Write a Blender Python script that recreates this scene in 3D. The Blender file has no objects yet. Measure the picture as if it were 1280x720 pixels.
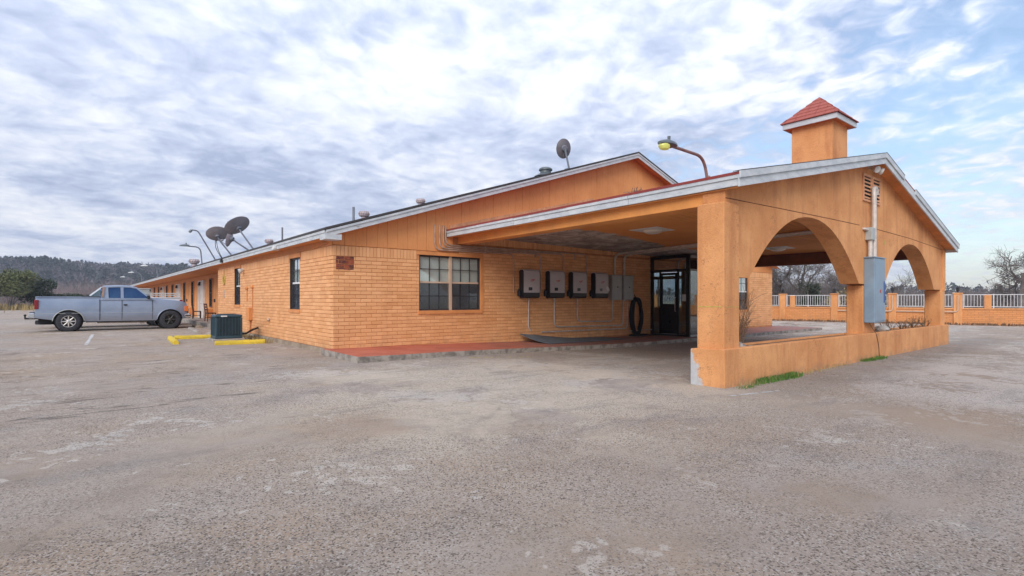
import bpy, bmesh, math, random
from mathutils import Vector, Matrix, noise as mnoise
R = math.radians
random.seed(7)
scene = bpy.context.scene
col = scene.collection

# ------------------------------------------------------------------ camera, sky, sun, exposure
cam_d = bpy.data.cameras.new("camera"); cam = bpy.data.objects.new("camera", cam_d); col.objects.link(cam)
cam.location = (0, 0, 1.43); cam.rotation_euler = (R(90), 0, math.atan2(-.628, .7782))
cam_d.sensor_width = 36; cam_d.lens = 36 * 666.6 / 1280; cam_d.shift_y = 14 / 1280
cam_d.clip_start = .05; cam_d.clip_end = 6000
scene.camera = cam
SUN_AZ, SUN_EL = R(213), R(32)     # azimuth measured from +X towards +Y
world = bpy.data.worlds.new("World"); scene.world = world; world.use_nodes = True
def build_world():
    nt = world.node_tree; nt.nodes.clear(); N = nt.nodes.new; L = nt.links.new
    out = N('ShaderNodeOutputWorld'); bg = N('ShaderNodeBackground'); L(bg.outputs[0], out.inputs[0])
    bg.inputs[1].default_value = 0.125
    sky = N('ShaderNodeTexSky'); sky.sky_type = 'NISHITA'; sky.sun_disc = False
    sky.sun_elevation = SUN_EL; sky.sun_rotation = math.pi / 2 - SUN_AZ
    sky.air_density = 1.2; sky.dust_density = 1.0; sky.ozone_density = 2.5
    tc = N('ShaderNodeTexCoord'); sep = N('ShaderNodeSeparateXYZ'); L(tc.outputs['Generated'], sep.inputs[0])
    def m(op, a, b=None, c=None, clamp=False):
        n = N('ShaderNodeMath'); n.operation = op; n.use_clamp = clamp
        for i, x in enumerate((a, b, c)):
            if x is None: continue
            if isinstance(x, (int, float)): n.inputs[i].default_value = x
            else: L(x, n.inputs[i])
        return n.outputs[0]
    zc = m('MAXIMUM', sep.outputs[2], 0.0)
    den = m('ADD', zc, .16)
    px = m('DIVIDE', sep.outputs[0], den); py = m('DIVIDE', sep.outputs[1], den)
    comb = N('ShaderNodeCombineXYZ'); L(px, comb.inputs[0]); L(py, comb.inputs[1])
    def nz(scale, detail, rough, off, dist=0.0):
        mp = N('ShaderNodeMapping'); mp.inputs['Location'].default_value = off; L(comb.outputs[0], mp.inputs[0])
        n = N('ShaderNodeTexNoise'); n.inputs['Scale'].default_value = scale; n.inputs['Detail'].default_value = detail
        n.inputs['Roughness'].default_value = rough; n.inputs['Distortion'].default_value = dist; L(mp.outputs[0], n.inputs['Vector']); return n.outputs['Fac']
    big = nz(.55, 5, .5, (3.1, 1.7, 0), .3); mid = nz(1.7, 8, .62, (7.3, 2.2, 3), .3); small = nz(9.5, 5, .5, (1.3, 9.1, 5), .5)
    wisp = nz(2.6, 9, .62, (4, 5, 9), .9)
    # direction across the picture: the cloud sheet thins and breaks up towards +X -Y
    side = m('ADD', m('MULTIPLY', sep.outputs[0], .74), m('MULTIPLY', sep.outputs[1], -.67))
    right = N('ShaderNodeMapRange'); right.interpolation_type = 'SMOOTHSTEP'; L(side, right.inputs[0]); right.inputs[1].default_value = -.05; right.inputs[2].default_value = .75
    # cloud cover
    rip = m('ADD', m('MULTIPLY', small, 1.05), m('MULTIPLY', mid, .30))
    cov = m('ADD', m('MULTIPLY', big, .75), m('MULTIPLY', rip, .62))
    cov = m('SUBTRACT', cov, m('MULTIPLY', right.outputs[0], .38))
    cm = N('ShaderNodeMapRange'); cm.interpolation_type = 'SMOOTHSTEP'; L(cov, cm.inputs[0]); cm.inputs[1].default_value = .36; cm.inputs[2].default_value = .62
    cm.inputs[3].default_value = .30
    # cloud brightness
    sh = m('ADD', m('MULTIPLY', big, .95), m('MULTIPLY', mid, 1.15)); sh = m('ADD', sh, m('MULTIPLY', wisp, 1.0)); sh = m('ADD', sh, m('MULTIPLY', m('SUBTRACT', small, .5), m('ADD', m('MULTIPLY', right.outputs[0], 1.3), .75)))
    ramp = N('ShaderNodeMapRange'); L(sh, ramp.inputs[0]); ramp.inputs[1].default_value = 1.20; ramp.inputs[2].default_value = 1.95
    cr = N('ShaderNodeValToRGB'); L(ramp.outputs[0], cr.inputs[0])
    e = cr.color_ramp.elements
    e[0].position = 0; e[0].color = (.31, .365, .51, 1)
    e[1].position = 1; e[1].color = (.75, .765, .80, 1)
    x = e.new(.35); x.color = (.44, .495, .635, 1)
    x = e.new(.62); x.color = (.58, .62, .715, 1)
    # an overcast dome is brighter overhead
    lift = m('ADD', m('MULTIPLY', zc, .80), .80)
    vm = N('ShaderNodeVectorMath'); vm.operation = 'SCALE'; L(cr.outputs[0], vm.inputs[0]); L(m('MULTIPLY', lift, 7.4), vm.inputs[3])
    mix = N('ShaderNodeMix'); mix.data_type = 'RGBA'; L(cm.outputs[0], mix.inputs[0])
    L(sky.outputs[0], mix.inputs[6]); L(vm.outputs[0], mix.inputs[7])
    L(mix.outputs[2], bg.inputs[0])
build_world()
sun_d = bpy.data.lights.new("sun", 'SUN'); sun_d.energy = 1.5; sun_d.angle = R(34); sun_d.color = (1, .95, .88)
sun = bpy.data.objects.new("sun", sun_d); col.objects.link(sun)
sd = Vector((math.cos(SUN_AZ) * math.cos(SUN_EL), math.sin(SUN_AZ) * math.cos(SUN_EL), math.sin(SUN_EL)))
sun.rotation_euler = sd.to_track_quat('Z', 'Y').to_euler(); sun.location = (0, 0, 30)
vs = scene.view_settings; vs.view_transform = 'Standard'; vs.look = 'None'; vs.gamma = 1; vs.use_curve_mapping = False
vs.exposure = 0.68

# ------------------------------------------------------------------ materials
class NT:
    def __init__(s, name):
        s.mat = bpy.data.materials.new(name); s.mat.use_nodes = True; s.t = s.mat.node_tree; s.t.nodes.clear()
        s.out = s.n('ShaderNodeOutputMaterial'); s.b = s.n('ShaderNodeBsdfPrincipled'); s.l(s.b.outputs[0], s.out.inputs[0])
        g = s.n('ShaderNodeNewGeometry'); s.pos = g.outputs['Position']; s.nor = g.outputs['Normal']
    def n(s, k): return s.t.nodes.new(k)
    def l(s, a, b): s.t.links.new(a, b)
    def val(s, x, inp):
        if isinstance(x, (int, float)): inp.default_value = x
        elif isinstance(x, (tuple, list)): inp.default_value = tuple(x) + ((1,) if len(inp.default_value) == 4 and len(x) == 3 else ())
        else: s.l(x, inp)
    def m(s, op, a, b=0.0, c=None, clamp=False):
        n = s.n('ShaderNodeMath'); n.operation = op; n.use_clamp = clamp
        s.val(a, n.inputs[0]); s.val(b, n.inputs[1])
        if c is not None: s.val(c, n.inputs[2])
        return n.outputs[0]
    def map(s, scale=(1, 1, 1), loc=(0, 0, 0), rot=(0, 0, 0), vec=None):
        n = s.n('ShaderNodeMapping'); n.inputs['Scale'].default_value = scale; n.inputs['Location'].default_value = loc; n.inputs['Rotation'].default_value = rot
        s.l(vec or s.pos, n.inputs[0]); return n.outputs[0]
    def noise(s, scale, detail=4, rough=.55, vec=None, dist=0.0):
        n = s.n('ShaderNodeTexNoise'); n.inputs['Scale'].default_value = scale; n.inputs['Detail'].default_value = detail
        n.inputs['Roughness'].default_value = rough; n.inputs['Distortion'].default_value = dist; s.l(vec or s.pos, n.inputs['Vector']); return n.outputs['Fac']
    def vor(s, scale, feature='F1', vec=None, out='Distance', rnd=1.0):
        n = s.n('ShaderNodeTexVoronoi'); n.feature = feature; n.inputs['Scale'].default_value = scale; n.inputs['Randomness'].default_value = rnd
        s.l(vec or s.pos, n.inputs['Vector']); return n.outputs[out]
    def rng(s, x, a, b, c=0.0, d=1.0, smooth=True):
        n = s.n('ShaderNodeMapRange'); n.interpolation_type = 'SMOOTHSTEP' if smooth else 'LINEAR'
        s.val(x, n.inputs[0])
        for i, q in enumerate((a, b, c, d)): n.inputs[i + 1].default_value = q
        return n.outputs[0]
    def mix(s, f, a, b, mode='MIX'):
        n = s.n('ShaderNodeMix'); n.data_type = 'RGBA'; n.blend_type = mode
        s.val(f, n.inputs[0]); s.val(a, n.inputs[6]); s.val(b, n.inputs[7]); return n.outputs[2]
    def bump(s, h, strength=.3, dist=.01):
        n = s.n('ShaderNodeBump'); n.inputs['Strength'].default_value = strength; n.inputs['Distance'].default_value = dist
        s.l(h, n.inputs['Height']); s.l(n.outputs[0], s.b.inputs['Normal'])
    def base(s, c): s.val(c, s.b.inputs['Base Color'])
    def rough(s, c): s.val(c, s.b.inputs['Roughness'])
    def xyz(s):
        n = s.n('ShaderNodeSeparateXYZ'); s.l(s.pos, n.inputs[0]); return n.outputs
    def attr(s, name):
        n = s.n('ShaderNodeAttribute'); n.attribute_name = name; return n.outputs['Fac']
    def box(s, x0, x1, y0, y1, soft=.1):
        p = s.xyz()
        f = s.m('MULTIPLY', s.rng(p[0], x0 - soft, x0 + soft), s.rng(p[0], x1 - soft, x1 + soft, 1, 0))
        g = s.m('MULTIPLY', s.rng(p[1], y0 - soft, y0 + soft), s.rng(p[1], y1 - soft, y1 + soft, 1, 0))
        return s.m('MULTIPLY', f, g)
def dark(c, k): return tuple(x * k for x in c)
def simple(name, c, rough=.6, metal=0.0, var=.18, scale=3.0, bump=0.0, bscale=60.0, spec=.5, dirt=None, fine=0.0):
    s = NT(name); f = s.noise(scale, 6, .6)
    c2 = s.mix(s.rng(f, .3, .7), dark(c, 1 - var), tuple(min(1, x * (1 + var * .6)) for x in c))
    if fine: c2 = s.mix(s.m('MULTIPLY', s.rng(s.noise(bscale, 3, .7), .45, .7), fine), c2, dark(c, .45))
    if dirt: c2 = s.mix(s.m('MULTIPLY', s.rng(s.noise(scale * 2.7, 8, .7), .5, .72), .75), c2, dirt)
    s.base(c2); s.rough(s.rng(f, .2, .8, max(0, rough - .1), min(1, rough + .1))); s.b.inputs['Metallic'].default_value = metal; s.b.inputs['Specular IOR Level'].default_value = spec
    if bump: s.bump(s.noise(bscale, 5, .6), bump, .01)
    return s.mat
M = {}
ORANGE = (.66, .27, .088)
def make_brick():
    s = NT('painted_brick'); tone = s.attr('tone'); p = s.xyz()
    big = s.noise(.8, 4, .6); fine = s.noise(28, 5, .65); streak = s.noise(1.0, 6, .65, s.map((3.0, 3.0, .45)))
    c = s.mix(tone, (.67, .315, .122), (.85, .445, .200))
    c = s.mix(s.m('MULTIPLY', s.rng(big, .35, .7), .35), c, (.80, .45, .22))
    c = s.mix(s.m('MULTIPLY', s.rng(streak, .52, .75), .3), c, (.47, .19, .07))
    c = s.mix(s.m('MULTIPLY', s.rng(fine, .58, .75), .35), c, (.42, .15, .055))
    c = s.mix(s.m('MULTIPLY', s.rng(s.noise(13, 6, .8), .66, .70), .7), c, (.62, .42, .28))
    low = s.m('MULTIPLY', s.rng(p[2], .0, .55, 1, 0), s.rng(s.noise(3.5, 6, .7), .42, .62))
    c = s.mix(s.m('MULTIPLY', low, .5), c, (.40, .22, .12))
    # bare red brick where a plaque was taken off
    px = s.m('ADD', p[0], s.m('MULTIPLY', s.noise(6, 3), .05)); pz = s.m('ADD', p[2], s.m('MULTIPLY', s.noise(5, 3), .04))
    a = s.m('MULTIPLY', s.rng(px, 5.165, 5.175), s.rng(px, 5.645, 5.655, 1, 0)); b = s.m('MULTIPLY', s.rng(pz, 2.225, 2.232), s.rng(pz, 2.578, 2.584, 1, 0))
    mk = s.m('MULTIPLY', s.m('MULTIPLY', a, b), s.rng(p[1], 13.9, 14.0, 1, 0))
    red = s.mix(s.rng(s.noise(7, 4, .6), .4, .6), (.10, .03, .022), (.34, .075, .03))
    c = s.mix(mk, c, red)
    s.base(c); s.rough(.62); s.bump(fine, .35, .004); return s.mat
M['brick'] = make_brick()
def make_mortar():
    s = NT('painted_mortar'); c = s.mix(s.rng(s.noise(5, 6, .65), .35, .65), (.45, .175, .062), (.58, .25, .095))  # joint shade, along with dirt, put into a colour darker than the bricks
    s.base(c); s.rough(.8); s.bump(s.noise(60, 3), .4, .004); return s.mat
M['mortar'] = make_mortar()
def make_stucco(name, grey=False):
    s = NT(name); p = s.xyz(); f = s.noise(55, 6, .7); big = s.noise(.9, 5, .6); streak = s.noise(1.3, 7, .7, s.map((2.6, 2.6, .35)))
    c = s.mix(s.rng(big, .32, .68), (.66, .285, .102), (.80, .385, .155))
    c = s.mix(s.m('MULTIPLY', s.rng(streak, .46, .68), .5), c, (.46, .17, .06))
    c = s.mix(s.m('MULTIPLY', s.rng(s.noise(3.2, 8, .75), .5, .7), .4), c, (.50, .19, .068))
    c = s.mix(s.m('MULTIPLY', s.rng(f, .52, .68), .5), c, (.36, .125, .045))
    c = s.mix(s.m('MULTIPLY', s.rng(s.noise(9, 5, .7), .62, .7), .3), c, (.74, .40, .20))
    hc = s.m('MULTIPLY', s.rng(s.m('ABSOLUTE', s.m('SUBTRACT', s.noise(1.1, 6, .62, s.map((1, 1, 1), (7, 3, 2))), .5)), .0012, .004, 1, 0), s.rng(s.noise(.6, 4, .6, s.map((1, 1, 1), (2, 8, 1))), .5, .58))
    c = s.mix(s.m('MULTIPLY', hc, .6), c, (.24, .10, .045))
    if grey:
        lo = s.m('MULTIPLY', s.rng(s.m('ADD', p[2], s.m('MULTIPLY', s.noise(4, 5), .25)), .12, .3, 1, 0), s.rng(s.noise(2.2, 6, .7), .4, .6))
        c = s.mix(s.m('MULTIPLY', lo, .55), c, (.33, .20, .13))
        e = s.m('ADD', s.m('ADD', p[1], s.m('MULTIPLY', s.noise(3.5, 6, .7), .5)), s.m('MULTIPLY', p[2], -.30))
        g = s.m('MULTIPLY', s.rng(e, 5.13, 5.19), s.rng(p[0], 8.3, 8.4, 1, 0)); g = s.m('MULTIPLY', g, s.rng(p[2], .60, .62, 1, 0))
        c = s.mix(g, c, s.mix(s.noise(14, 5), (.42, .41, .41), (.60, .60, .60)))
    s.base(c); s.rough(.85); s.bump(s.m('ADD', f, s.m('MULTIPLY', s.noise(20, 4), .6)), .9, .016); return s.mat
M['stucco'] = make_stucco('painted_stucco'); M['stucco_low'] = make_stucco('plinth_stucco', True)
def make_siding():
    s = NT('painted_siding'); grain = s.noise(6, 7, .65, s.map((9, 9, .5))); big = s.noise(.7, 4)
    c = s.mix(s.rng(big, .35, .65), (.68, .268, .086), (.77, .325, .112))
    c = s.mix(s.m('MULTIPLY', s.rng(grain, .52, .72), .5), c, (.44, .155, .055))
    c = s.mix(s.m('MULTIPLY', s.rng(s.noise(1.7, 8, .75, s.map((2, 2, .6))), .60, .70), .35), c, (.78, .52, .34))
    s.base(c); s.rough(.75); s.bump(grain, .3, .006); return s.mat
M['siding'] = make_siding()
M['trim_orange'] = simple('orange_trim', (.68, .275, .09), .65, var=.15, bump=.2, bscale=30)
M['beam'] = simple('orange_beam', (.74, .30, .075), .7, var=.15, scale=1.4, bump=.25, bscale=40, fine=.2)
M['salmon'] = simple('salmon_flashing', (.66, .33, .17), .7, var=.2, scale=4, dirt=(.45, .12, .06))
M['joint'] = simple('stained_joint', (.24, .09, .035), .8, var=.4)
M['dark_beam'] = simple('red_brown_beam', (.17, .05, .02), .7, var=.3)
def make_white():
    s = NT('weathered_white_fascia'); f = s.noise(2.5, 8, .7, s.map((1, 1, 3))); c = s.mix(s.rng(f, .3, .7), (.42, .45, .48), (.60, .62, .63))
    c = s.mix(s.rng(s.noise(5.5, 9, .75, s.map((.5, .5, 3))), .60, .67), c, (.30, .27, .24)); s.base(c); s.rough(.6); s.bump(f, .2, .006); return s.mat
M['white'] = make_white()
M['white_plain'] = simple('white_paint', (.72, .71, .70), .5, var=.1)
M['railwhite'] = simple('railing_white', (.62, .62, .63), .45, var=.15)
M['drip'] = simple('dark_drip_edge', (.055, .05, .05), .7, var=.3)
def make_shingle(name, a, b):
    s = NT(name); c = s.mix(s.noise(9, 5, .7), a, b); c = s.mix(s.m('MULTIPLY', s.rng(s.noise(120, 2), .5, .7), .4), c, dark(a, .5)); s.base(c); s.rough(.9); s.bump(s.noise(90, 4), .5, .006); return s.mat
M['shingle_grey'] = make_shingle('grey_shingles', (.09, .085, .085), (.16, .15, .15))
M['shingle_red'] = make_shingle('red_shingles', (.30, .065, .05), (.44, .13, .10))
M['red_edge'] = make_shingle('red_roof_edge', (.20, .03, .028), (.32, .06, .05))
def make_ground():
    s = NT('worn_asphalt'); p = s.xyz()
    warp = s.n('ShaderNodeVectorMath'); warp.operation = 'ADD'
    wn = s.n('ShaderNodeTexNoise'); wn.inputs['Scale'].default_value = .55; wn.inputs['Detail'].default_value = 6; s.l(s.pos, wn.inputs['Vector'])
    sc = s.n('ShaderNodeVectorMath'); sc.operation = 'SCALE'; sc.inputs[3].default_value = 2.2; s.l(wn.outputs['Color'], sc.inputs[0])
    s.l(s.pos, warp.inputs[0]); s.l(sc.outputs[0], warp.inputs[1]); wv = warp.outputs[0]
    huge = s.noise(.11, 5, .6); big = s.noise(.33, 6, .62, wv); mid = s.noise(1.6, 7, .65); 
    ag = s.vor(130); ag2 = s.vor(95, out='Color'); agn = s.noise(210, 3, .75)
    c = s.mix(s.rng(huge, .35, .65), (.39, .322, .268), (.48, .395, .318))
    c = s.mix(s.m('MULTIPLY', s.rng(big, .42, .62), .85), c, (.41, .305, .220))
    c = s.mix(s.m('MULTIPLY', s.rng(s.noise(.24, 7, .65, s.map((1, 1, 1), (31, 7, 2))), .50, .62), .6), c, (.40, .355, .325))
    c = s.mix(s.m('MULTIPLY', s.rng(mid, .45, .7), .5), c, (.255, .198, .152))
    # pale, scoured patches with ragged edges
    pale = s.noise(.62, 9, .66, s.map((1, 1, 1), (4.5, 13.2, 0)), .3)
    zone = s.m('ADD', s.box(3.2, 12, 5.2, 10.6, 1.0), s.box(8.2, 30, -3, 3.6, .7), clamp=True)
    zone = s.m('ADD', zone, s.box(22, 37.5, 5, 60, 1.5), clamp=True)
    isl = s.m('MULTIPLY', s.m('SUBTRACT', s.vor(6.5, vec=wv), .45), .22)
    pm = s.rng(s.m('SUBTRACT', s.m('ADD', pale, s.m('MULTIPLY', zone, .13)), isl), .60, .63)
    c = s.mix(s.m('MULTIPLY', pm, .72), c, s.mix(s.noise(3, 6, .6), (.56, .495, .425), (.66, .60, .53)))
    tan = s.m('MULTIPLY', s.box(2.2, 9.5, 3.4, 10.2, 1.6), s.rng(s.noise(.7, 8, .68, s.map((1, 1, 1), (8, 1, 4)), .4), .38, .56))
    c = s.mix(s.m('MULTIPLY', tan, .85), c, (.60, .50, .385))
    st = s.m('MULTIPLY', s.rng(s.noise(.55, 7, .7, s.map((1, 1, 1), (21, 14, 3)), .6), .60, .68), .5); c = s.mix(st, c, (.20, .165, .14))
    bw = s.m('MULTIPLY', s.box(2.5, 14, -6, 4.2, 1.5), s.rng(s.noise(.4, 6, .6, s.map((1, 1, 1), (12, 4, 8))), .36, .55)); c = s.mix(s.m('MULTIPLY', bw, .5), c, (.36, .262, .192))
    pb = s.m('MULTIPLY', s.box(9.4, 15.5, 1.0, 3.4, .5), s.rng(s.m('SUBTRACT', s.noise(.8, 7, .65, s.map((1, 1, 1), (1, 19, 4))), isl), .42, .47)); c = s.mix(s.m('MULTIPLY', pb, .7), c, (.60, .53, .47))
    # bitumen-dark worn lanes, and the shade under the portico put into the colour
    dk = s.m('MULTIPLY', s.rng(s.noise(.8, 8, .7, s.map((.5, 1.6, 1), (9, 3, 0))), .53, .64), .55)
    dz = s.m('ADD', s.box(8.5, 21, 5, 10.9, .8), s.box(8, 26, 3.4, 4.6, .35), clamp=True)  # painted shade under the portico roof, and a darker strip before the plinth
    c = s.mix(s.m('MULTIPLY', s.m('ADD', dk, s.m('MULTIPLY', dz, .55), clamp=True), .55), c, (.185, .178, .175))
    # stone chips
    chip = s.n('ShaderNodeSeparateColor'); s.l(ag2, chip.inputs[0])
    rough_zone = s.rng(s.noise(.45, 7, .6, s.map((1, 1, 1), (2, 2, 7)), .4), .34, .54)
    c = s.mix(s.m('MULTIPLY', s.rng(chip.outputs[0], .70, .9), s.m('MULTIPLY', rough_zone, .7)), c, (.54, .49, .44))
    c = s.mix(s.m('MULTIPLY', s.rng(chip.outputs[1], .72, .9), s.m('ADD', s.m('MULTIPLY', rough_zone, .75), .15)), c, (.105, .08, .065))
    c = s.mix(s.m('MULTIPLY', s.rng(agn, .50, .66), .5), c, (.15, .125, .108))
    # cracks
    ck = s.vor(.22, 'DISTANCE_TO_EDGE', s.map((.55, 1, 1), (0, 0, 0), (0, 0, R(-39)), wv)); far = s.rng(p[1], 9, 14)
    ckm = s.m('MULTIPLY', s.m('MULTIPLY', s.rng(ck, .001, .007, 1, 0), s.rng(s.noise(.25, 3), .44, .54)), s.m('ADD', s.m('MULTIPLY', far, .8), .1))
    ck2 = s.vor(1.5, 'DISTANCE_TO_EDGE', wv); ckz = s.m('MULTIPLY', s.rng(ck2, .008, .028, 1, 0), s.m('MULTIPLY', s.rng(s.noise(.35, 4, .6, s.map((1, 1, 1), (5, 5, 5))), .54, .62), s.m('ADD', s.m('MULTIPLY', far, .55), .25)))
    ln = s.noise(.5, 4, .55, s.map((.16, 1.5, 1), (0, 0, 0), (0, 0, R(39)))); wl = s.m('MULTIPLY', s.rng(s.m('ABSOLUTE', s.m('SUBTRACT', ln, .5)), .0015, .006, 1, 0), s.box(-20, 5.0, 7, 24, 2))
    wl = s.m('MULTIPLY', wl, s.rng(s.noise(.7, 4, .6, s.map((1, 1, 1), (3, 9, 1))), .45, .55))
    cr = s.m('ADD', s.m('ADD', ckm, ckz, clamp=True), wl, clamp=True)
    c = s.mix(s.m('MULTIPLY', cr, .7), c, (.085, .07, .06))
    sp = s.rng(s.noise(1.1, 5, .7, s.map((1, 1, 1), (17, 3, 1))), .69, .73); c = s.mix(s.m('MULTIPLY', sp, .55), c, (.13, .115, .105))
    s.base(c); s.rough(.92); s.b.inputs['Specular IOR Level'].default_value = .25
    h = s.m('ADD', s.m('MULTIPLY', ag, -.45), s.m('MULTIPLY', agn, .9)); h = s.m('ADD', h, s.m('MULTIPLY', s.noise(14, 7, .75), 1.6)); h = s.m('SUBTRACT', h, s.m('MULTIPLY', cr, 1.5))
    s.bump(h, .8, .012); return s.mat
M['ground'] = make_ground()
def make_field():
    s = NT('dry_field'); c = s.mix(s.rng(s.noise(.25, 7, .65), .35, .65), (.20, .15, .075), (.33, .25, .13)); c = s.mix(s.rng(s.noise(.07, 6), .5, .62), c, (.13, .12, .06)); s.base(c); s.rough(.95); s.bump(s.noise(6, 5), .6, .08); return s.mat
M['field'] = make_field()
def make_walk():
    s = NT('red_painted_concrete'); p = s.xyz(); f = s.noise(1.3, 7, .65); c = s.mix(s.rng(f, .35, .65), (.40, .095, .05), (.50, .14, .08))
    w = s.rng(s.m('ADD', p[0], s.m('MULTIPLY', s.noise(.8, 5), 4)), 10.5, 14.0)
    c = s.mix(s.m('MULTIPLY', w, s.rng(s.noise(2.2, 7, .7), .32, .55)), c, (.235, .135, .115))
    c = s.mix(s.m('MULTIPLY', s.rng(s.noise(4, 8, .75), .56, .66), .5), c, (.34, .21, .17))
    # bare concrete on the worn nosing and sides
    n = s.n('ShaderNodeSeparateXYZ'); s.l(s.nor, n.inputs[0]); side = s.rng(n.outputs[2], .4, .8, 1, 0)
    conc = s.mix(s.rng(s.noise(3.5, 7, .7), .38, .6), (.17, .145, .125), (.38, .335, .285)); c = s.mix(side, c, conc)
    s.base(c); s.rough(.7); s.bump(s.noise(25, 5), .3, .008); return s.mat
M['walk'] = make_walk()
def make_concrete(name, a, b):
    s = NT(name); c = s.mix(s.rng(s.noise(2.4, 8, .7), .35, .65), a, b); c = s.mix(s.m('MULTIPLY', s.rng(s.noise(8, 7, .7), .55, .68), .5), c, dark(a, .5)); s.base(c); s.rough(.9); s.bump(s.noise(30, 6), .4, .012); return s.mat
M['concrete'] = make_concrete('old_concrete', (.24, .21, .18), (.40, .365, .32))
M['footing'] = make_concrete('stained_footing', (.22, .165, .115), (.36, .295, .22))
M['yellow'] = simple('yellow_kerb_paint', (.66, .47, .03), .7, var=.2, scale=5, dirt=(.35, .28, .12), bump=.4, bscale=40)
M['yellow_worn'] = simple('worn_yellow_paint', (.50, .40, .09), .85, var=.3, scale=9, dirt=(.28, .25, .2))
M['white_worn'] = simple('worn_white_paint', (.52, .51, .49), .85, var=.25, scale=7, dirt=(.3, .28, .26))
def make_ceiling():
    s = NT('peeling_ceiling'); p = s.xyz(); plank = s.noise(3, 7, .65, s.map((.35, 7, 1)))
    c = s.mix(s.rng(s.noise(.6, 5), .35, .65), (.66, .25, .055), (.74, .31, .08)); c = s.mix(s.m('MULTIPLY', s.rng(plank, .45, .7), s.m('MULTIPLY', s.rng(p[1], 8.2, 6.8), .75)), c, (.20, .075, .022))
    e = s.m('ADD', p[1], s.m('MULTIPLY', s.m('SUBTRACT', s.noise(.42, 7, .65, None, .5), .5), 3.6))
    e = s.m('SUBTRACT', e, s.m('MULTIPLY', p[0], .10))
    pm = s.rng(e, 9.22, 9.42)
    bare = s.mix(s.rng(s.noise(1.6, 8, .72, None, .8), .40, .6), (.26, .225, .205), (.56, .53, .50)); bare = s.mix(s.rng(s.noise(2.6, 6, .7, None, .6), .58, .66), bare, (.17, .08, .045))
    c = s.mix(pm, c, bare); s.base(c); s.rough(.8); s.bump(s.m('ADD', plank, s.m('MULTIPLY', pm, -.8)), .3, .01); return s.mat
M['ceiling'] = make_ceiling()
M['soffit'] = simple('orange_soffit', (.66, .25, .07), .75, var=.2)
M['galv'] = simple('galvanised_conduit', (.60, .54, .49), .5, .15, var=.2, scale=6)
M['conduit_brown'] = simple('painted_conduit', (.50, .36, .28), .5, .2, var=.25, scale=5)
M['steel_grey'] = simple('grey_enamel', (.40, .42, .41), .45, .1, var=.12, scale=4)
M['cabinet'] = simple('blue_grey_cabinet', (.24, .33, .42), .45, .1, var=.12, scale=2.5, dirt=(.22, .29, .35))
M['invgrey'] = simple('inverter_grey', (.50, .47, .48), .42, var=.06)
M['black_plastic'] = simple('black_plastic', (.018, .018, .022), .45, var=.2)
M['black_frame'] = simple('black_aluminium', (.012, .012, .013), .35, .2, var=.3)
M['rubber'] = simple('black_rubber', (.02, .02, .022), .75, var=.3, scale=8, bump=.3)
M['mat_blue'] = simple('slate_rubber_mat', (.13, .155, .185), .8, var=.25, scale=3, bump=.3, bscale=120)
M['red_logo'] = simple('red_logo', (.45, .06, .035), .5, var=.05)
M['screen_dark'] = simple('display_dark', (.012, .014, .03), .2, var=.05)
M['label_white'] = simple('white_label', (.75, .75, .75), .5, var=.05)
M['label_blue'] = simple('blue_label', (.03, .10, .32), .5, var=.1)
M['door_white'] = simple('white_door', (.66, .60, .55), .5, var=.08)
M['door_pink'] = simple('cream_door', (.62, .46, .36), .5, var=.1)
M['winframe'] = simple('bronze_sash', (.045, .045, .05), .4, .3, var=.2)
M['wintrim'] = simple('pale_window_mullion', (.55, .40, .29), .5, var=.1)
M['blind'] = simple('pale_blind', (.66, .68, .64), .8, var=.08)
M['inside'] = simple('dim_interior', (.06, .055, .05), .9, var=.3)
M['light_dome'] = simple('frosted_dome', (.74, .70, .62), .35, var=.05)
def make_glass(name, tint, refl, gc=(.95, .97, 1)):
    s = NT(name); s.t.nodes.remove(s.b); tr = s.n('ShaderNodeBsdfTransparent'); tr.inputs[0].default_value = tint + (1,); gl = s.n('ShaderNodeBsdfGlossy'); gl.inputs['Roughness'].default_value = .015; gl.inputs[0].default_value = gc + (1,)
    fr = s.n('ShaderNodeLayerWeight'); fr.inputs[0].default_value = .5; f = s.m('ADD', s.m('MULTIPLY', s.m('POWER', fr.outputs['Facing'], 4.0), .9), refl + .03, clamp=True)
    mx = s.n('ShaderNodeMixShader'); s.l(f, mx.inputs[0]); s.l(tr.outputs[0], mx.inputs[1]); s.l(gl.outputs[0], mx.inputs[2]); s.l(mx.outputs[0], s.out.inputs[0]); return s.mat
M['glass'] = make_glass('window_glass', (.95, .98, .98), .10); M['glass_dark'] = make_glass('smoked_glass', (.62, .68, .68), .10)
M['glass_mirror'] = make_glass('reflective_transom', (.3, .3, .3), .62)
M['carglass'] = make_glass('blue_car_glass', (.03, .09, .20), .13, (.22, .45, .9)); M['carglass_teal'] = make_glass('teal_car_glass', (.25, .50, .45), .12)
M['screen'] = make_glass('insect_screen', (.34, .34, .36), 0.0)
def make_mesh_screen():
    s = NT('insect_screen_mesh'); s.t.nodes.remove(s.b); tr = s.n('ShaderNodeBsdfTransparent'); df = s.n('ShaderNodeBsdfDiffuse'); df.inputs[0].default_value = (.05, .05, .06, 1)
    mx = s.n('ShaderNodeMixShader'); mx.inputs[0].default_value = .30; s.l(tr.outputs[0], mx.inputs[1]); s.l(df.outputs[0], mx.inputs[2]); s.l(mx.outputs[0], s.out.inputs[0]); return s.mat
M['screen'] = make_mesh_screen()
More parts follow.
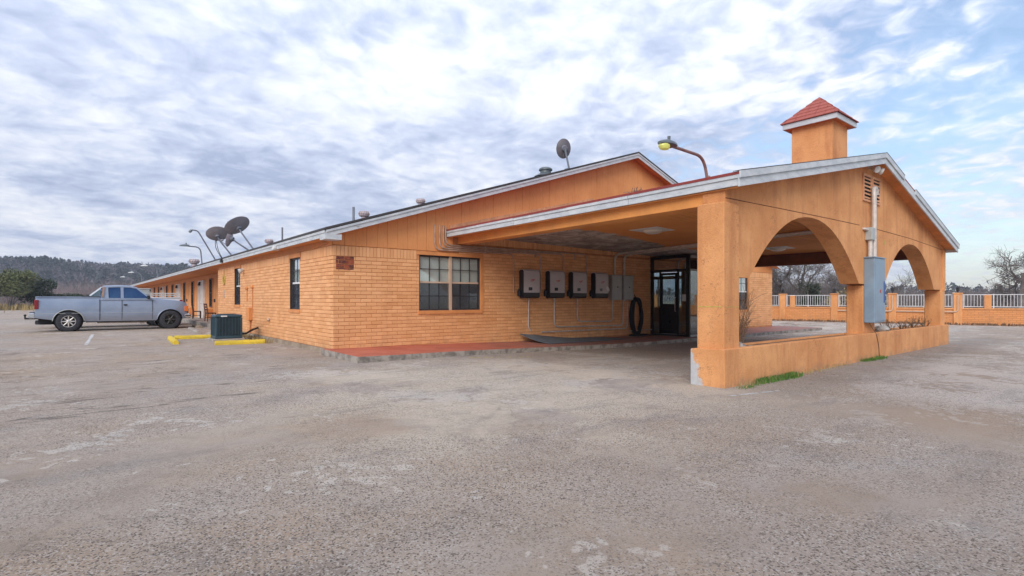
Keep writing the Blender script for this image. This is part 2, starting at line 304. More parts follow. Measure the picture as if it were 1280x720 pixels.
def make_carpaint(name, a, b, patch):
    s = NT(name); f = s.noise(1.2, 5, .6, s.map((1, 1, 1.3))); c = s.mix(s.rng(f, .3, .7), a, b); c = s.mix(s.m('MULTIPLY', s.rng(s.noise(1.1, 8, .7, s.map((1, 1, 1.2), (3, 3, 3))), .52, .72), .3), c, patch)
    p = s.xyz(); low = s.m('MULTIPLY', s.rng(p[2], .45, .85, 1, 0), .45); c = s.mix(low, c, (.30, .29, .30)); s.base(c); s.rough(s.rng(f, .3, .7, .32, .5)); s.b.inputs['Metallic'].default_value = .25
    s.b.inputs['Coat Weight'].default_value = .25; s.b.inputs['Coat Roughness'].default_value = .15; return s.mat
M['truck_blue'] = make_carpaint('faded_blue_silver_paint', (.225, .28, .385), (.275, .33, .43), (.17, .22, .33)); M['truck_white'] = make_carpaint('white_truck_paint', (.62, .64, .67), (.74, .75, .77), (.58, .56, .52))
M['tyre'] = simple('tyre_rubber', (.025, .027, .035), .8, var=.3, scale=5, dirt=(.07, .065, .06)); M['alloy'] = simple('alloy_rim', (.60, .58, .55), .45, .5, var=.15, scale=10); M['dark_rim'] = simple('dark_steel_rim', (.07, .065, .06), .5, .5, var=.3)
M['chrome'] = simple('dull_chrome', (.55, .56, .58), .28, .9, var=.1); M['tail_red'] = simple('tail_lamp_red', (.22, .01, .02), .2, var=.1); M['amber'] = simple('amber_lens', (.70, .16, .02), .2, var=.1)
M['under'] = simple('underbody_dark', (.018, .017, .016), .8, var=.3); M['rust'] = simple('rusty_trim', (.32, .20, .14), .7, var=.2)
M['ac_green'] = simple('dark_teal_condenser', (.035, .075, .10), .45, .2, var=.2); M['ac_fin'] = simple('condenser_fins', (.02, .026, .035), .5, .4, var=.2)
M['dish'] = simple('grey_dish', (.33, .31, .34), .5, .15, var=.15); M['dish_dark'] = simple('dark_dish', (.12, .11, .125), .5, var=.15); M['dish_pale'] = simple('pale_dish', (.45, .38, .40), .5, var=.1); M['pole'] = simple('grey_pole', (.21, .22, .25), .45, .5, var=.15); M['pole_rust'] = simple('rusty_pole', (.30, .19, .165), .55, .4, var=.3, scale=6)
M['lamp_head'] = simple('lamp_head_grey', (.13, .15, .16), .45, .3, var=.15); M['lamp_pale'] = simple('pale_lamp_head', (.60, .60, .58), .5, var=.1)
def make_lens():
    s = NT('yellow_lamp_lens'); s.base((.72, .74, .20)); s.rough(.25); s.b.inputs['Transmission Weight'].default_value = .15; s.b.inputs['Emission Color'].default_value = (.9, .85, .15, 1); s.b.inputs['Emission Strength'].default_value = .08; return s.mat
M['lens'] = make_lens()
M['wood_red'] = simple('dark_red_wood', (.085, .025, .018), .5, var=.3, scale=8); M['brown'] = simple('brown_vinyl', (.045, .03, .025), .6, var=.3)
M['bark'] = simple('grey_bark', (.20, .175, .165), .9, var=.3, scale=2, bump=.5, bscale=14); M['twig'] = simple('twigs', (.165, .138, .13), .9, var=.3, scale=.8); M['twig_purple'] = simple('purple_grey_twigs', (.24, .19, .19), .9, var=.35, scale=.05)
M['twig_tan'] = simple('dry_stems', (.22, .13, .075), .9, var=.3, scale=3); M['leaf_dark'] = simple('cedar_leaves', (.035, .05, .022), .8, var=.4, scale=.3); M['leaf_olive'] = simple('olive_leaves', (.115, .125, .045), .8, var=.4, scale=.4); M['leaf_tan'] = simple('tan_leaves', (.26, .20, .09), .8, var=.3)
M['ridge_green'] = simple('ridge_cedars', (.038, .052, .052), .9, var=.4, scale=.03); M['ridge_bare'] = simple('ridge_bare_trees', (.11, .097, .105), .9, var=.35, scale=.03); M['hill'] = simple('hillside_soil', (.10, .085, .075), .95, var=.3, scale=.02)
M['straw'] = simple('dry_straw', (.40, .29, .13), .9, var=.35, scale=.3); M['grass'] = simple('green_grass', (.095, .20, .03), .8, var=.6, scale=25); M['soil'] = simple('planter_soil', (.13, .09, .06), .95, var=.4, scale=5, bump=.6, bscale=30); M['stone'] = simple('pale_rubble', (.42, .40, .37), .9, var=.4, scale=6, bump=.5, bscale=30)
M['gravel'] = simple('loose_chips', (.27, .24, .22), .9, var=.5, scale=40)

# ------------------------------------------------------------------ mesh helpers
ORG = {}
class MB:
    def __init__(s): s.v = []; s.f = []; s.tone = []
    def quad(s, *p):
        i = len(s.v); s.v += [tuple(q) for q in p]; s.f.append(tuple(range(i, i + len(p)))); return s
    def box(s, x0, x1, y0, y1, z0, z1):
        i = len(s.v)
        s.v += [(x0, y0, z0), (x1, y0, z0), (x1, y1, z0), (x0, y1, z0), (x0, y0, z1), (x1, y0, z1), (x1, y1, z1), (x0, y1, z1)]
        s.f += [tuple(i + k for k in q) for q in ((0, 3, 2, 1), (4, 5, 6, 7), (0, 1, 5, 4), (1, 2, 6, 5), (2, 3, 7, 6), (3, 0, 4, 7))]; return s
    def hexa(s, p):  # 8 points: bottom ring 0-3, top ring 4-7
        i = len(s.v); s.v += [tuple(q) for q in p]
        s.f += [tuple(i + k for k in q) for q in ((0, 3, 2, 1), (4, 5, 6, 7), (0, 1, 5, 4), (1, 2, 6, 5), (2, 3, 7, 6), (3, 0, 4, 7))]; return s
    def bbox(s, x0, x1, y0, y1, z0, z1, b=.01):   # box with chamfered vertical and top edges
        i = len(s.v)
        def ring(d, z): return [(x0 + d + b, y0 + d, z), (x1 - d - b, y0 + d, z), (x1 - d, y0 + d + b, z), (x1 - d, y1 - d - b, z), (x1 - d - b, y1 - d, z), (x0 + d + b, y1 - d, z), (x0 + d, y1 - d - b, z), (x0 + d, y0 + d + b, z)]
        for r in (ring(b, z0), ring(0, z0 + b), ring(0, z1 - b), ring(b, z1)): s.v += r
        for k in range(3):
            for j in range(8): s.f.append((i + k * 8 + j, i + k * 8 + (j + 1) % 8, i + (k + 1) * 8 + (j + 1) % 8, i + (k + 1) * 8 + j))
        s.f.append(tuple(i + 24 + j for j in range(8))); s.f.append(tuple(i + 7 - j for j in range(8))); return s
    def prism(s, poly, a, b, axis):  # poly in 2D, extruded along axis from a to b
        n = len(poly); i = len(s.v)
        def P(p, t): return {'x': (t, p[0], p[1]), 'y': (p[0], t, p[1]), 'z': (p[0], p[1], t)}[axis]
        s.v += [P(p, a) for p in poly] + [P(p, b) for p in poly]
        s.f.append(tuple(i + k for k in range(n))); s.f.append(tuple(i + n + k for k in reversed(range(n))))
        for k in range(n): s.f.append((i + k, i + n + k, i + n + (k + 1) % n, i + (k + 1) % n))
        return s
    def tube(s, pts, r, n=8, r2=None, cap=True):
        pts = [Vector(p) for p in pts]; m = len(pts); i = len(s.v)
        up = None
        for k, p in enumerate(pts):
            d = (pts[min(k + 1, m - 1)] - pts[max(k - 1, 0)])
            d = d.normalized() if d.length > 1e-9 else Vector((0, 0, 1))
            if up is None: up = Vector((0, 0, 1)) if abs(d.z) < .9 else Vector((1, 0, 0))
            a = d.cross(up); a = a.normalized() if a.length > 1e-6 else d.orthogonal().normalized(); b = a.cross(d).normalized(); up = b
            rr = r if r2 is None else r + (r2 - r) * k / max(1, m - 1)
            for j in range(n):
                t = 2 * math.pi * j / n; s.v.append(tuple(p + a * math.cos(t) * rr + b * math.sin(t) * rr))
        for k in range(m - 1):
            for j in range(n): s.f.append((i + k * n + j, i + k * n + (j + 1) % n, i + (k + 1) * n + (j + 1) % n, i + (k + 1) * n + j))
        if cap and n > 2: s.f.append(tuple(i + j for j in reversed(range(n)))); s.f.append(tuple(i + (m - 1) * n + j for j in range(n)))
        return s
    def lathe(s, prof, c=(0, 0, 0), n=16, axis=(0, 0, 1), sx=1.0, sy=1.0, up=None, cap=True):
        ax = Vector(axis).normalized(); a = (Vector(up) if up else ax.orthogonal()); a = (a - ax * a.dot(ax)).normalized(); b = ax.cross(a); c = Vector(c); i = len(s.v)
        for r, z in prof:
            for j in range(n):
                t = 2 * math.pi * j / n; s.v.append(tuple(c + ax * z + a * (math.cos(t) * r * sx) + b * (math.sin(t) * r * sy)))
        for k in range(len(prof) - 1):
            for j in range(n): s.f.append((i + k * n + j, i + k * n + (j + 1) % n, i + (k + 1) * n + (j + 1) % n, i + (k + 1) * n + j))
        if cap: s.f.append(tuple(i + j for j in reversed(range(n)))); s.f.append(tuple(i + (len(prof) - 1) * n + j for j in range(n)))
        return s
    def mesh(s, name, mat, org=(0, 0, 0), smooth=False, fix=True):
        me = bpy.data.meshes.new(name); o = org
        me.from_pydata([(x - o[0], y - o[1], z - o[2]) for x, y, z in s.v], [], s.f)
        if s.tone:
            at = me.attributes.new('tone', 'FLOAT', 'FACE'); at.data.foreach_set('value', s.tone)
        if fix and len(s.f) < 60000:
            bm = bmesh.new(); bm.from_mesh(me); bmesh.ops.recalc_face_normals(bm, faces=bm.faces); bm.to_mesh(me); bm.free()
        me.materials.append(M[mat] if isinstance(mat, str) else mat)
        if smooth:
            me.polygons.foreach_set('use_smooth', [True] * len(me.polygons))
            try: me.set_sharp_from_angle(angle=R(38))
            except Exception: pass
        me.update(); return me
    def build(s, name, mat, parent=None, loc=None, smooth=False, fix=True):
        if parent is not None: org = ORG[parent.name]
        else: org = loc or (0, 0, 0)
        ob = bpy.data.objects.new(name, s.mesh(name, mat, org, smooth, fix)); col.objects.link(ob)
        if parent is not None: ob.parent = parent
        else: ob.location = org
        ORG[ob.name] = org; return ob
def tag(o, label=None, cat=None, group=None, kind=None):
    for k, x in (('label', label), ('category', cat), ('group', group), ('kind', kind)):
        if x: o[k] = x
    return o
def thing(name, loc, label, cat, group=None, local=False, rz=0.0):
    o = bpy.data.objects.new(name, None); col.objects.link(o); o.location = loc; o.rotation_euler = (0, 0, rz); o.empty_display_size = .2
    ORG[o.name] = (0, 0, 0) if local else tuple(loc); return tag(o, label, cat, group)
def copy_tree(o, parent=None):
    c = o.copy(); col.objects.link(c); c.parent = parent
    for ch in [x for x in bpy.data.objects if x.parent == o]: copy_tree(ch, c)
    return c
def fillet(pts, r, n=6):
    pts = [Vector(p) for p in pts]; out = [pts[0]]
    for a, b, c in zip(pts, pts[1:], pts[2:]):
        d1 = (a - b); d2 = (c - b); k = min(r, d1.length * .49, d2.length * .49); p = b + d1.normalized() * k; q = b + d2.normalized() * k
        for i in range(n + 1): t = i / n; out.append(p * (1 - t) ** 2 + b * 2 * t * (1 - t) + q * t * t)
    out.append(pts[-1]); return out
def sm(x, a, b): t = max(0, min(1, (x - a) / (b - a))); return t * t * (3 - 2 * t)
def gz(u, v): return -.17 * sm(u, 5.5, 15.5) * sm(v, 5.6, 10.2) * (1 - sm(u, 31, 37)) * (1 - sm(v, 30, 40))

# ------------------------------------------------------------------ the ground
def axis_steps(parts):
    o = []
    for a, b, st in parts:
        x = a
        while x < b - 1e-6: o.append(x); x += st
    o.append(parts[-1][1]); return o
def make_ground_mesh():
    xs = axis_steps([(-2400, -400, 500), (-400, -40, 60), (-40, -4, 6), (-4, 44, .8), (44, 104, 10), (104, 404, 75), (404, 2404, 500)])
    ys = axis_steps([(-2400, -400, 500), (-400, -40, 60), (-40, -4, 6), (-4, 44, .8), (44, 104, 10), (104, 404, 75), (404, 2404, 500)])
    b = MB(); W = len(xs)
    for y in ys:
        for x in xs: b.v.append((x, y, gz(x, y)))
    for j in range(len(ys) - 1):
        for i in range(W - 1): b.f.append((j * W + i, j * W + i + 1, (j + 1) * W + i + 1, (j + 1) * W + i))
    tag(b.build('ground', 'ground'), 'worn grey asphalt parking lot around the motel', None, kind='structure')
    f = MB(); f.box(-2000, 36, 97, 2000, -.2, .03); tag(f.build('field', 'field'), 'dry field beyond the far end of the lot', None, kind='structure')
    f = MB(); f.hexa([(39.2 + 1.2, -200, -.2), (2000, -200, -.2), (2000, 2000, -.2), (36.02, 2000, -.2), (40.4, -200, .04), (2000, -200, .04), (2000, 2000, .04), (36.02, 2000, .04)])
    tag(f.build('field', 'field'), 'dry ground behind the perimeter wall', None, kind='structure')
make_ground_mesh()
UC, VF, UE, UR, VB = 5.07, 13.67, 29.18, 17.1, 90.0     # corner, front wall, right end, ridge, back end
PV = 28.6                                                # where the side wall steps back into the porch
def walk():
    b = MB(); n = 24; us = [4.79 + (29.9 - 4.79) * i / n for i in range(n + 1)]; fr = 11.42
    for u in us:
        g = gz(u, fr + .6); t = g + .125 + (.02 if u < 5.1 else 0)
        b.v += [(u, fr, t), (u, VF + .05, t + .01), (u, fr, g - .3), (u, VF + .05, g - .3)]
    for i in range(n):
        a = 4 * i; c = a + 4
        b.f += [(a, c, c + 1, a + 1), (a + 2, c + 2, c, a), (a + 1, c + 1, c + 3, a + 3), (a + 3, c + 3, c + 2, a + 2)]
    b.f += [(0, 1, 3, 2), (4 * n, 4 * n + 2, 4 * n + 3, 4 * n + 1)]
    tag(b.build('walkway', 'walk'), 'red painted concrete walkway along the gable wall', None, kind='structure')
    b = MB(); b.bbox(5.02, 6.4, PV + .02, VB, -.2, .19, .02); tag(b.build('porch_slab', 'concrete'), 'raised concrete porch floor along the motel rooms', None, kind='structure')
walk()

# ------------------------------------------------------------------ motel building
motel = thing('motel_building', (UC, VF, 0), 'long single storey orange painted brick motel with low gable roof and white fascia', 'building')
RAKE = .40; EAVE_U = 4.74; EZ = 3.16; SL = .326
def roof_z(u): return EZ + SL * (min(u, 2 * UR - u) - EAVE_U)
FW = dict(front=(7.59, 9.76, 1.10, 2.72), right=(25.45, 26.57, .90, 2.68), door=(18.44, 21.0, -.5, 3.1))
SW = dict(a=(16.36, 17.31, 1.12, 2.69), b=(24.03, 25.06, 1.2, 2.72))
CO = .1016; ZB = .13
def wall_panels(b, s0, s1, z0, z1, ops, put):
    xs = sorted({s0, s1} | {o[0] for o in ops} | {o[1] for o in ops})
    for a, c in zip(xs, xs[1:]):
        holes = sorted([(o[2], o[3]) for o in ops if o[0] < c - 1e-6 and o[1] > a + 1e-6]); z = z0
        for h0, h1 in holes:
            if h0 > z: put(b, a, c, z, h0)
            z = max(z, h1)
        if z < z1: put(b, a, c, z, z1)
def bricks_of(s0, s1, z0, courses, ops, length=.305, joint=.013):
    out = []
    for k in range(courses):
        a = z0 + k * CO; b = a + CO - joint; s = s0 - (length / 2 if k % 2 else 0)
        while s < s1:
            spans = [(max(s, s0), min(s + length - joint, s1))]
            for o in ops:
                if o[2] - .03 < b and o[3] + .03 > a:
                    nsp = []
                    for p, q in spans:
                        if q <= o[0] - .0 or p >= o[1]: nsp.append((p, q)); continue
                        if p < o[0]: nsp.append((p, o[0] - .006))
                        if q > o[1]: nsp.append((o[1] + .006, q))
                    spans = nsp
            for p, q in spans:
                if q - p > .03: out.append((p, q, a, b, 'full' if q - p > length - joint - .004 else 'cut'))
            s += length
    return out
def soldiers(s0, s1, z0, z1, ops, w=.1016, joint=.013):
    out = []; s = s0
    while s < s1 - .03:
        q = min(s + w - joint, s1)
        if not any(o[0] < q and o[1] > s and o[3] > z0 + .05 and o[2] < z1 for o in ops): out.append((s, q, z0, z1 - joint, 'sol'))
        s += w
    return out
def brick_shape(b, w, h, d=.012, c=.006):
    # local: x along the wall, -y out of the wall, origin at the lower back corner
    i = len(b.v)
    for y, k in ((.01, 0), (-d + c, 0), (-d, c)): b.v += [(k, y, k), (w - k, y, k), (w - k, y, h - k), (k, y, h - k)]
    for r in (0, 4):
        for j in range(4): b.f.append((i + r + j, i + r + (j + 1) % 4, i + r + 4 + (j + 1) % 4, i + r + 4 + j))
    b.f.append((i + 8, i + 9, i + 10, i + 11))
variants = {}
def variant(kind, k, w, h):
    if (kind, k) not in variants:
        b = MB(); brick_shape(b, w, h); b.tone = [min(1, max(0, .5 + (k - 3.5) * .13))] * len(b.f); variants[(kind, k)] = b.mesh('brick', 'brick')
    return variants[(kind, k)]
def motel_walls():
    openings_f = list(FW.values()); openings_s = list(SW.values())
    b = MB(); top_f = 3.42
    wall_panels(b, UC + .012, UE, -.3, 2.84, openings_f, lambda m, a, c, z, w: m.box(a, c, VF, VF + .22, z, w))
    wall_panels(b, 8.95, 21.5, 2.84, top_f, openings_f, lambda m, a, c, z, w: m.box(a, c, VF, VF + .22, z, w))
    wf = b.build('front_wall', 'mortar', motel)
    b = MB(); wall_panels(b, VF + .222, PV, -.3, 2.84, openings_s, lambda m, a, c, z, w: m.box(UC, UC + .22, a, c, z, w))
    b.box(UC + .222, 6.5, PV - .2, PV - .002, -.3, 2.84)
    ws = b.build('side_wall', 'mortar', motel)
    B = []
    for r in bricks_of(UC, UE, ZB - CO, 25, openings_f): B.append(('f', r))
    for r in soldiers(UC, 8.95, 2.57, 2.84, [(7.5, 9.9, 2.5, 3)]) + soldiers(21.5, UE, 2.57, 2.84, []): B.append(('f', r))
    for r in bricks_of(8.95, 21.5, ZB + 24 * CO, 5, openings_f): B.append(('f', r))
    for r in soldiers(8.95, 18.4, 3.14, 3.42, openings_f): B.append(('f', r))
    for r in bricks_of(VF, PV, ZB - CO, 25, openings_s): B.append(('s', r))
    for r in soldiers(VF + .02, PV, 2.57, 2.84, [(16.25, 17.42, 2.5, 3), (23.92, 25.17, 2.5, 3)]): B.append(('s', r))
    rnd = random.Random(3)
    def dist(w, r): c = (r[0] + r[1]) / 2; p = (c, VF) if w == 'f' else (UC, c); return math.hypot(*p)
    cand = sorted([x for x in B if x[1][4] in ('full', 'sol') and x[1][2] > .1], key=lambda x: (dist(*x) ** 2) / ((x[1][1] - x[1][0]) * (x[1][3] - x[1][2])))
    chosen = set(id(x) for x in cand[:296])
    rest = {'f': MB(), 's': MB()}
    for x in B:
        w, r = x; tone = min(1, max(0, rnd.gauss(.5, .28))); wd, h = r[1] - r[0], r[3] - r[2]; dy = rnd.gauss(0, .0016)
        if id(x) in chosen:
            me = variant(r[4], int(tone * 7.99), .292 if r[4] == 'full' else .0886, h if r[4] == 'sol' else CO - .013)
            o = bpy.data.objects.new('brick', me); col.objects.link(o); p = wf if w == 'f' else ws; o.parent = p
            if w == 'f': o.location = (r[0] - UC, dy, r[2])
            else: o.location = (dy, r[1] - VF, r[2]); o.rotation_euler = (0, 0, R(-90))
        else:
            t = MB(); brick_shape(t, wd, h); m = rest[w]; i = len(m.v)
            for (a, c, z) in t.v: m.v.append((r[0] + a, VF + c + dy, r[2] + z) if w == 'f' else (UC + c + dy, r[1] - a, r[2] + z))
            m.f += [tuple(i + k for k in f) for f in t.f]; m.tone += [tone] * len(t.f)
    tag(rest['f'].build('bricks', 'brick', wf, fix=False), kind='stuff'); tag(rest['s'].build('bricks', 'brick', ws, fix=False), kind='stuff')
    # footing under the side wall, right and rear walls, room wall behind the porch
    f = MB(); f.hexa([(UC - .13, VF - .12, -.3), (UC + .1, VF - .12, -.3), (UC + .1, PV, -.3), (UC - .10, PV, -.3), (UC - .06, VF - .12, ZB - .012), (UC + .1, VF - .12, ZB - .012), (UC + .1, PV, ZB - .012), (UC - .05, PV, ZB - .012)])
    f.build('footing', 'footing', motel)
    b = MB(); wall_panels(b, VF + .222, VB, -.3, 2.9, [(17.3, 22.8, .9, 2.7)], lambda m, a, c, z, w: m.box(UE - .22, UE - .004, a, c, z, w)); b.box(6.5, UE - .222, VB - .22, VB, -.3, 2.9); b.build('rear_wall', 'stucco', motel)
    b = MB(); b.box(6.3, 6.5, PV, VB - .222, -.3, 3.0); b.build('room_wall', 'stucco', motel)
    # frieze boards above the brick
    b = MB(); b.box(UC - .006, UC + .2, VF + .03, PV, 2.842, 3.0); b.build('frieze_board', 'trim_orange', motel)
    b = MB(); b.box(UC + .21, UE, VF + .012, VF + .2, 2.842, 3.0); b.build('frieze_board', 'trim_orange', motel)
motel_walls()
def gable():
    n = int((UE - UC) / .305); w = (UE - UC) / n
    back = MB(); z0 = 2.845
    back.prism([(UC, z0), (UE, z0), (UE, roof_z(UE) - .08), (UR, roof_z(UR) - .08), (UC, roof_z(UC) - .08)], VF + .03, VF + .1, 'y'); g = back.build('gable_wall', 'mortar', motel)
    for k in range(n):
        a = UC + k * w + .002; c = UC + (k + 1) * w - .004
        lo = 2.85 if c < 8.9 or a > 21.3 else 3.43
        tops = [(c, roof_z(c) - .06)] + ([(UR, roof_z(UR) - .06)] if a < UR < c else []) + [(a, roof_z(a) - .06)]
        b = MB(); d = .004 * ((k * 7) % 4) * .5; b.prism([(a, lo), (c, lo)] + tops, VF - .012 - d, VF + .035, 'y'); b.build('siding_board', 'siding', g)
gable()
def main_roof():
    v0 = VF - RAKE; T = .05; roof = MB()
    ul, ur = EAVE_U - .02, 2 * UR - EAVE_U + .02; rz = roof_z(UR)
    roof.prism([(ul, EZ), (UR, rz), (ur, EZ), (ur, EZ + T), (UR, rz + T), (ul, EZ + T)], v0 - .03, VB + .3, 'y')
    r = roof.build('roof', 'shingle_grey', motel)
    e = MB(); e.prism([(ul - .012, EZ + .012), (UR, rz + .012), (ur + .012, EZ + .012), (ur + .012, EZ + T + .012), (UR, rz + T + .012), (ul - .012, EZ + T + .012)], v0 - .05, v0 - .032, 'y'); e.build('drip_edge', 'drip', r)
    e = MB(); e.box(ul - .03, ul - .004, v0 - .03, VB, EZ + .0, EZ + .055); e.build('drip_edge', 'drip', r)
    h = .175
    for sgn in (1, -1):
        us = [UR, ul + .02] if sgn > 0 else [UR, ur - .02]
        b = MB(); a, c = us
        b.prism([(a, rz - .002), (c, EZ - .002), (c, EZ - h), (a, rz - h)], v0 - .02, v0 + .015, 'y'); b.build('rake_fascia', 'white', motel)
        b = MB(); b.prism([(a, rz - .004), (c, EZ - .004), (c, EZ - .06), (a, rz - .06)], v0 - .045, v0 - .021, 'y'); b.build('rake_molding', 'white', motel)
        b = MB(); b.prism([(a, rz - .05), (c + .05 * sgn, EZ - .05), (c + .05 * sgn, EZ - .075), (a, rz - .075)], v0 + .016, VF - .02, 'y'); b.build('rake_soffit', 'soffit', motel)
    # eave fascia in board lengths, soffit, and the boxed return at the corner
    v = v0 + .016; k = 0
    while v < VB:
        w = min(4.88, VB - v); b = MB(); b.box(ul + .0, ul + .03, v, v + w - .006, EZ - h + .01 * (k % 2) * .4, EZ - .003); b.build('eave_fascia', 'white', motel); v += w; k += 1
    b = MB(); b.box(ul - .018, ul - .001, v0, VB, EZ - .07, EZ - .006); b.build('eave_molding', 'white', motel)
    b = MB(); b.box(ul + .031, UC - .008, v0 + .02, PV, EZ - h + .004, EZ - h + .03); b.box(ul + .031, 6.3, PV + .001, VB, EZ - h + .004, EZ - h + .03); b.build('eave_soffit', 'soffit', motel)
    b = MB(); b.prism([(ul + .002, EZ - .12), (ul + .002, EZ - .225), (UC + .07, EZ - .225), (UC + .07, EZ - .085)], v0 - .018, VF - .02, 'y'); b.build('eave_return', 'white', motel)
    b = MB(); b.box(6.25, 6.36, PV + .02, VB - .4, 2.72, 2.93); b.build('porch_header', 'trim_orange', motel)
main_roof()

def window(name, face, s0, s1, z0, z1, parent, cols, mull, label=None):
    """double hung window set in an opening; face 'f' looks to -Y, 's' looks to -X"""
    def P(b, a, c, d0, d1, p, q):  # a..c along wall, d depth inwards, p..q height
        if face == 'f': b.box(a, c, VF + d0, VF + d1, p, q)
        else: b.box(UC + d0, UC + d1, a, c, p, q)
    f = MB(); t = .045
    P(f, s0, s0 + t, .05, .12, z0, z1); P(f, s1 - t, s1, .05, .12, z0, z1); P(f, s0 + t, s1 - t, .05, .12, z1 - t, z1); P(f, s0 + t, s1 - t, .05, .12, z0, z0 + t)
    w = f.build('window', 'winframe', parent)
    if label: w['label'] = label
    bays = [(s0 + t, s1 - t)]
    if mull:
        c = (s0 + s1) / 2; b = MB(); P(b, c - .045, c + .045, .035, .12, z0 + .002, z1 - .002); b.build('mullion', 'wintrim', w); bays = [(s0 + t, c - .045), (c + .045, s1 - t)]
    zm = (z0 + z1) / 2 + .02
    sill = MB(); P(sill, s0 - .05, s1 + .05, -.045, .05, z0 - .10, z0 - .002); sill.build('sill', 'trim_orange', w)
    if face == 'f':
        tr = MB(); P(tr, s1 + .002, s1 + .10, -.022, .05, z0 - .002, z1 + .1); P(tr, s0 - .08, s1, -.022, .05, z1 + .002, z1 + .1); tr.build('trim', 'trim_orange', w)
    else:
        tr = MB(); P(tr, s0 - .05, s1 + .05, -.02, .05, z1 + .002, z1 + .13); tr.build('trim', 'trim_orange', w)
        jm = MB(); P(jm, s1 - .001, s1 + .003, -.008, .05, z0, z1); jm.build('jamb', 'brown', w)
    bl = MB(); P(bl, s0 + .003, s1 - .003, .122, .135, z0 + .003, z1 - .003); bl.build('blind', 'blind', w)
    for a, c in bays:
        r = MB(); P(r, a, c, .06, .11, zm - .025, zm + .025); r.build('meeting_rail', 'wintrim' if mull else 'label_white', w)
        for lo, hi, dep in ((z0 + t, zm - .025, .085), (zm + .025, z1 - t, .07)):
            mu = MB(); wd = (c - a) / cols
            for i in range(1, cols): P(mu, a + i * wd - .011, a + i * wd + .011, dep - .008, dep + .012, lo, hi)
            mh = (lo + hi) / 2; P(mu, a, c, dep - .006, dep + .010, mh - .011, mh + .011); mu.build('muntin', 'winframe', w)
            for i in range(cols):
                for p, q in ((lo, mh - .011), (mh + .011, hi)):
                    g = MB(); P(g, a + i * wd + .011, a + (i + 1) * wd - .011, dep, dep + .004, p, q); g.build('pane', 'glass', w)
        sc = MB(); P(sc, a + .01, c - .01, .0505, .0515, z0 + t, zm - .03); sc.build('insect_screen', 'screen', w)
    return w
window('window', 'f', *FW['front'], motel, 3, True, 'wide double window with small panes and dark lower screens')
window('window', 'f', *FW['right'], motel, 2, False)
lw = MB(); [lw.box(UE - .14, UE - .08, a, a + .06, .9, 2.7) for a in (17.3, 19.1, 20.9, 22.74)]; lw.box(UE - .14, UE - .08, 17.361, 19.099, 2.64, 2.7); lw = lw.build('lobby_window', 'winframe', motel)
for a in (17.361, 19.161, 20.961):
    g = MB(); g.box(UE - .115, UE - .11, a, a + 1.738, .9, 2.7); g.build('pane', 'glass', lw)
window('window', 's', *SW['a'], motel, 2, False); window('window', 's', *SW['b'], motel, 2, False)

def porch_rooms():
    for k in range(5):
        c = 41.0 + 11 * k
        for j, (a, m) in enumerate(((c - .98, 'door_white'), (c + .06, 'door_pink'))):
            fr = MB(); fr.box(6.2, 6.302, a - .07, a + .99, .19, .215); fr.box(6.2, 6.302, a - .07, a, .216, 2.68); fr.box(6.2, 6.302, a + .92, a + .99, .216, 2.68); fr.box(6.2, 6.302, a + .001, a + .919, 2.60, 2.68)
            d = MB(); d.bbox(6.24, 6.31, a + .003, a + .917, .216, 2.3, .008); o = d.build('door', m, motel)
            p = MB()
            for zz in (.35, 1.3):
                for yy in (.10, .53): p.bbox(6.226, 6.245, a + yy, a + yy + .29, zz, zz + .8, .01)
            p.build('panel', m, o); fr.build('frame', 'white_plain', o)
            t = MB(); t.box(6.25, 6.305, a + .003, a + .917, 2.305, 2.598); t.build('transom', m, o)
            kn = MB(); kn.lathe([(.015, 0), (.03, .03), (.03, .06), (.01, .07)], (6.24, a + (.8 if j == 0 else .12), 1.15), 8, (-1, 0, 0)); kn.build('door_knob', 'galv', o)
        l = MB(); l.lathe([(.09, 0), (.10, .05), (.06, .22), (.02, .26)], (6.14, c + .02, 2.34), 10, (0, 0, 1)); l.box(6.13, 6.30, c, c + .04, 2.56, 2.6); l.build('porch_lamp', 'black_plastic', motel)
        for sv in (-3.95, 3.1):
            a = c + sv; f = MB()
            f.box(6.22, 6.305, a, a + .06, .95, 2.72); f.box(6.22, 6.305, a + .84, a + .9, .95, 2.72); f.box(6.22, 6.305, a + .061, a + .839, 2.66, 2.72); f.box(6.22, 6.305, a + .061, a + .839, .95, 1.01); f.box(6.24, 6.304, a + .061, a + .839, 1.8, 1.85)
            w = f.build('window', 'winframe', motel); g = MB(); g.box(6.28, 6.286, a + .062, a + .838, 1.012, 2.658); g.build('pane', 'glass_dark', w)
            
            for e0 in (a - .07, a + .902): bl = MB(); bl.box(6.24, 6.303, e0, e0 + .068, .93, 2.78); bl.build('casing', 'trim_orange', w)
            ac = MB(); ac.bbox(5.98, 6.31, a + .02, a + .9, .32, .84, .02); o = ac.build('wall_air_conditioner', 'trim_orange', motel)
            gr = MB()
            for q in range(7): gr.box(5.968, 5.985, a + .08, a + .84, .40 + q * .055, .42 + q * .055)
            gr.build('grille', 'brown', o)
        ms = MB(); ms.bbox(6.24, 6.31, c - 4.5 - .1, c - 4.5 + .12, 1.25, 1.45, .01); ms.build('meter_box', 'brown', motel)
porch_rooms()
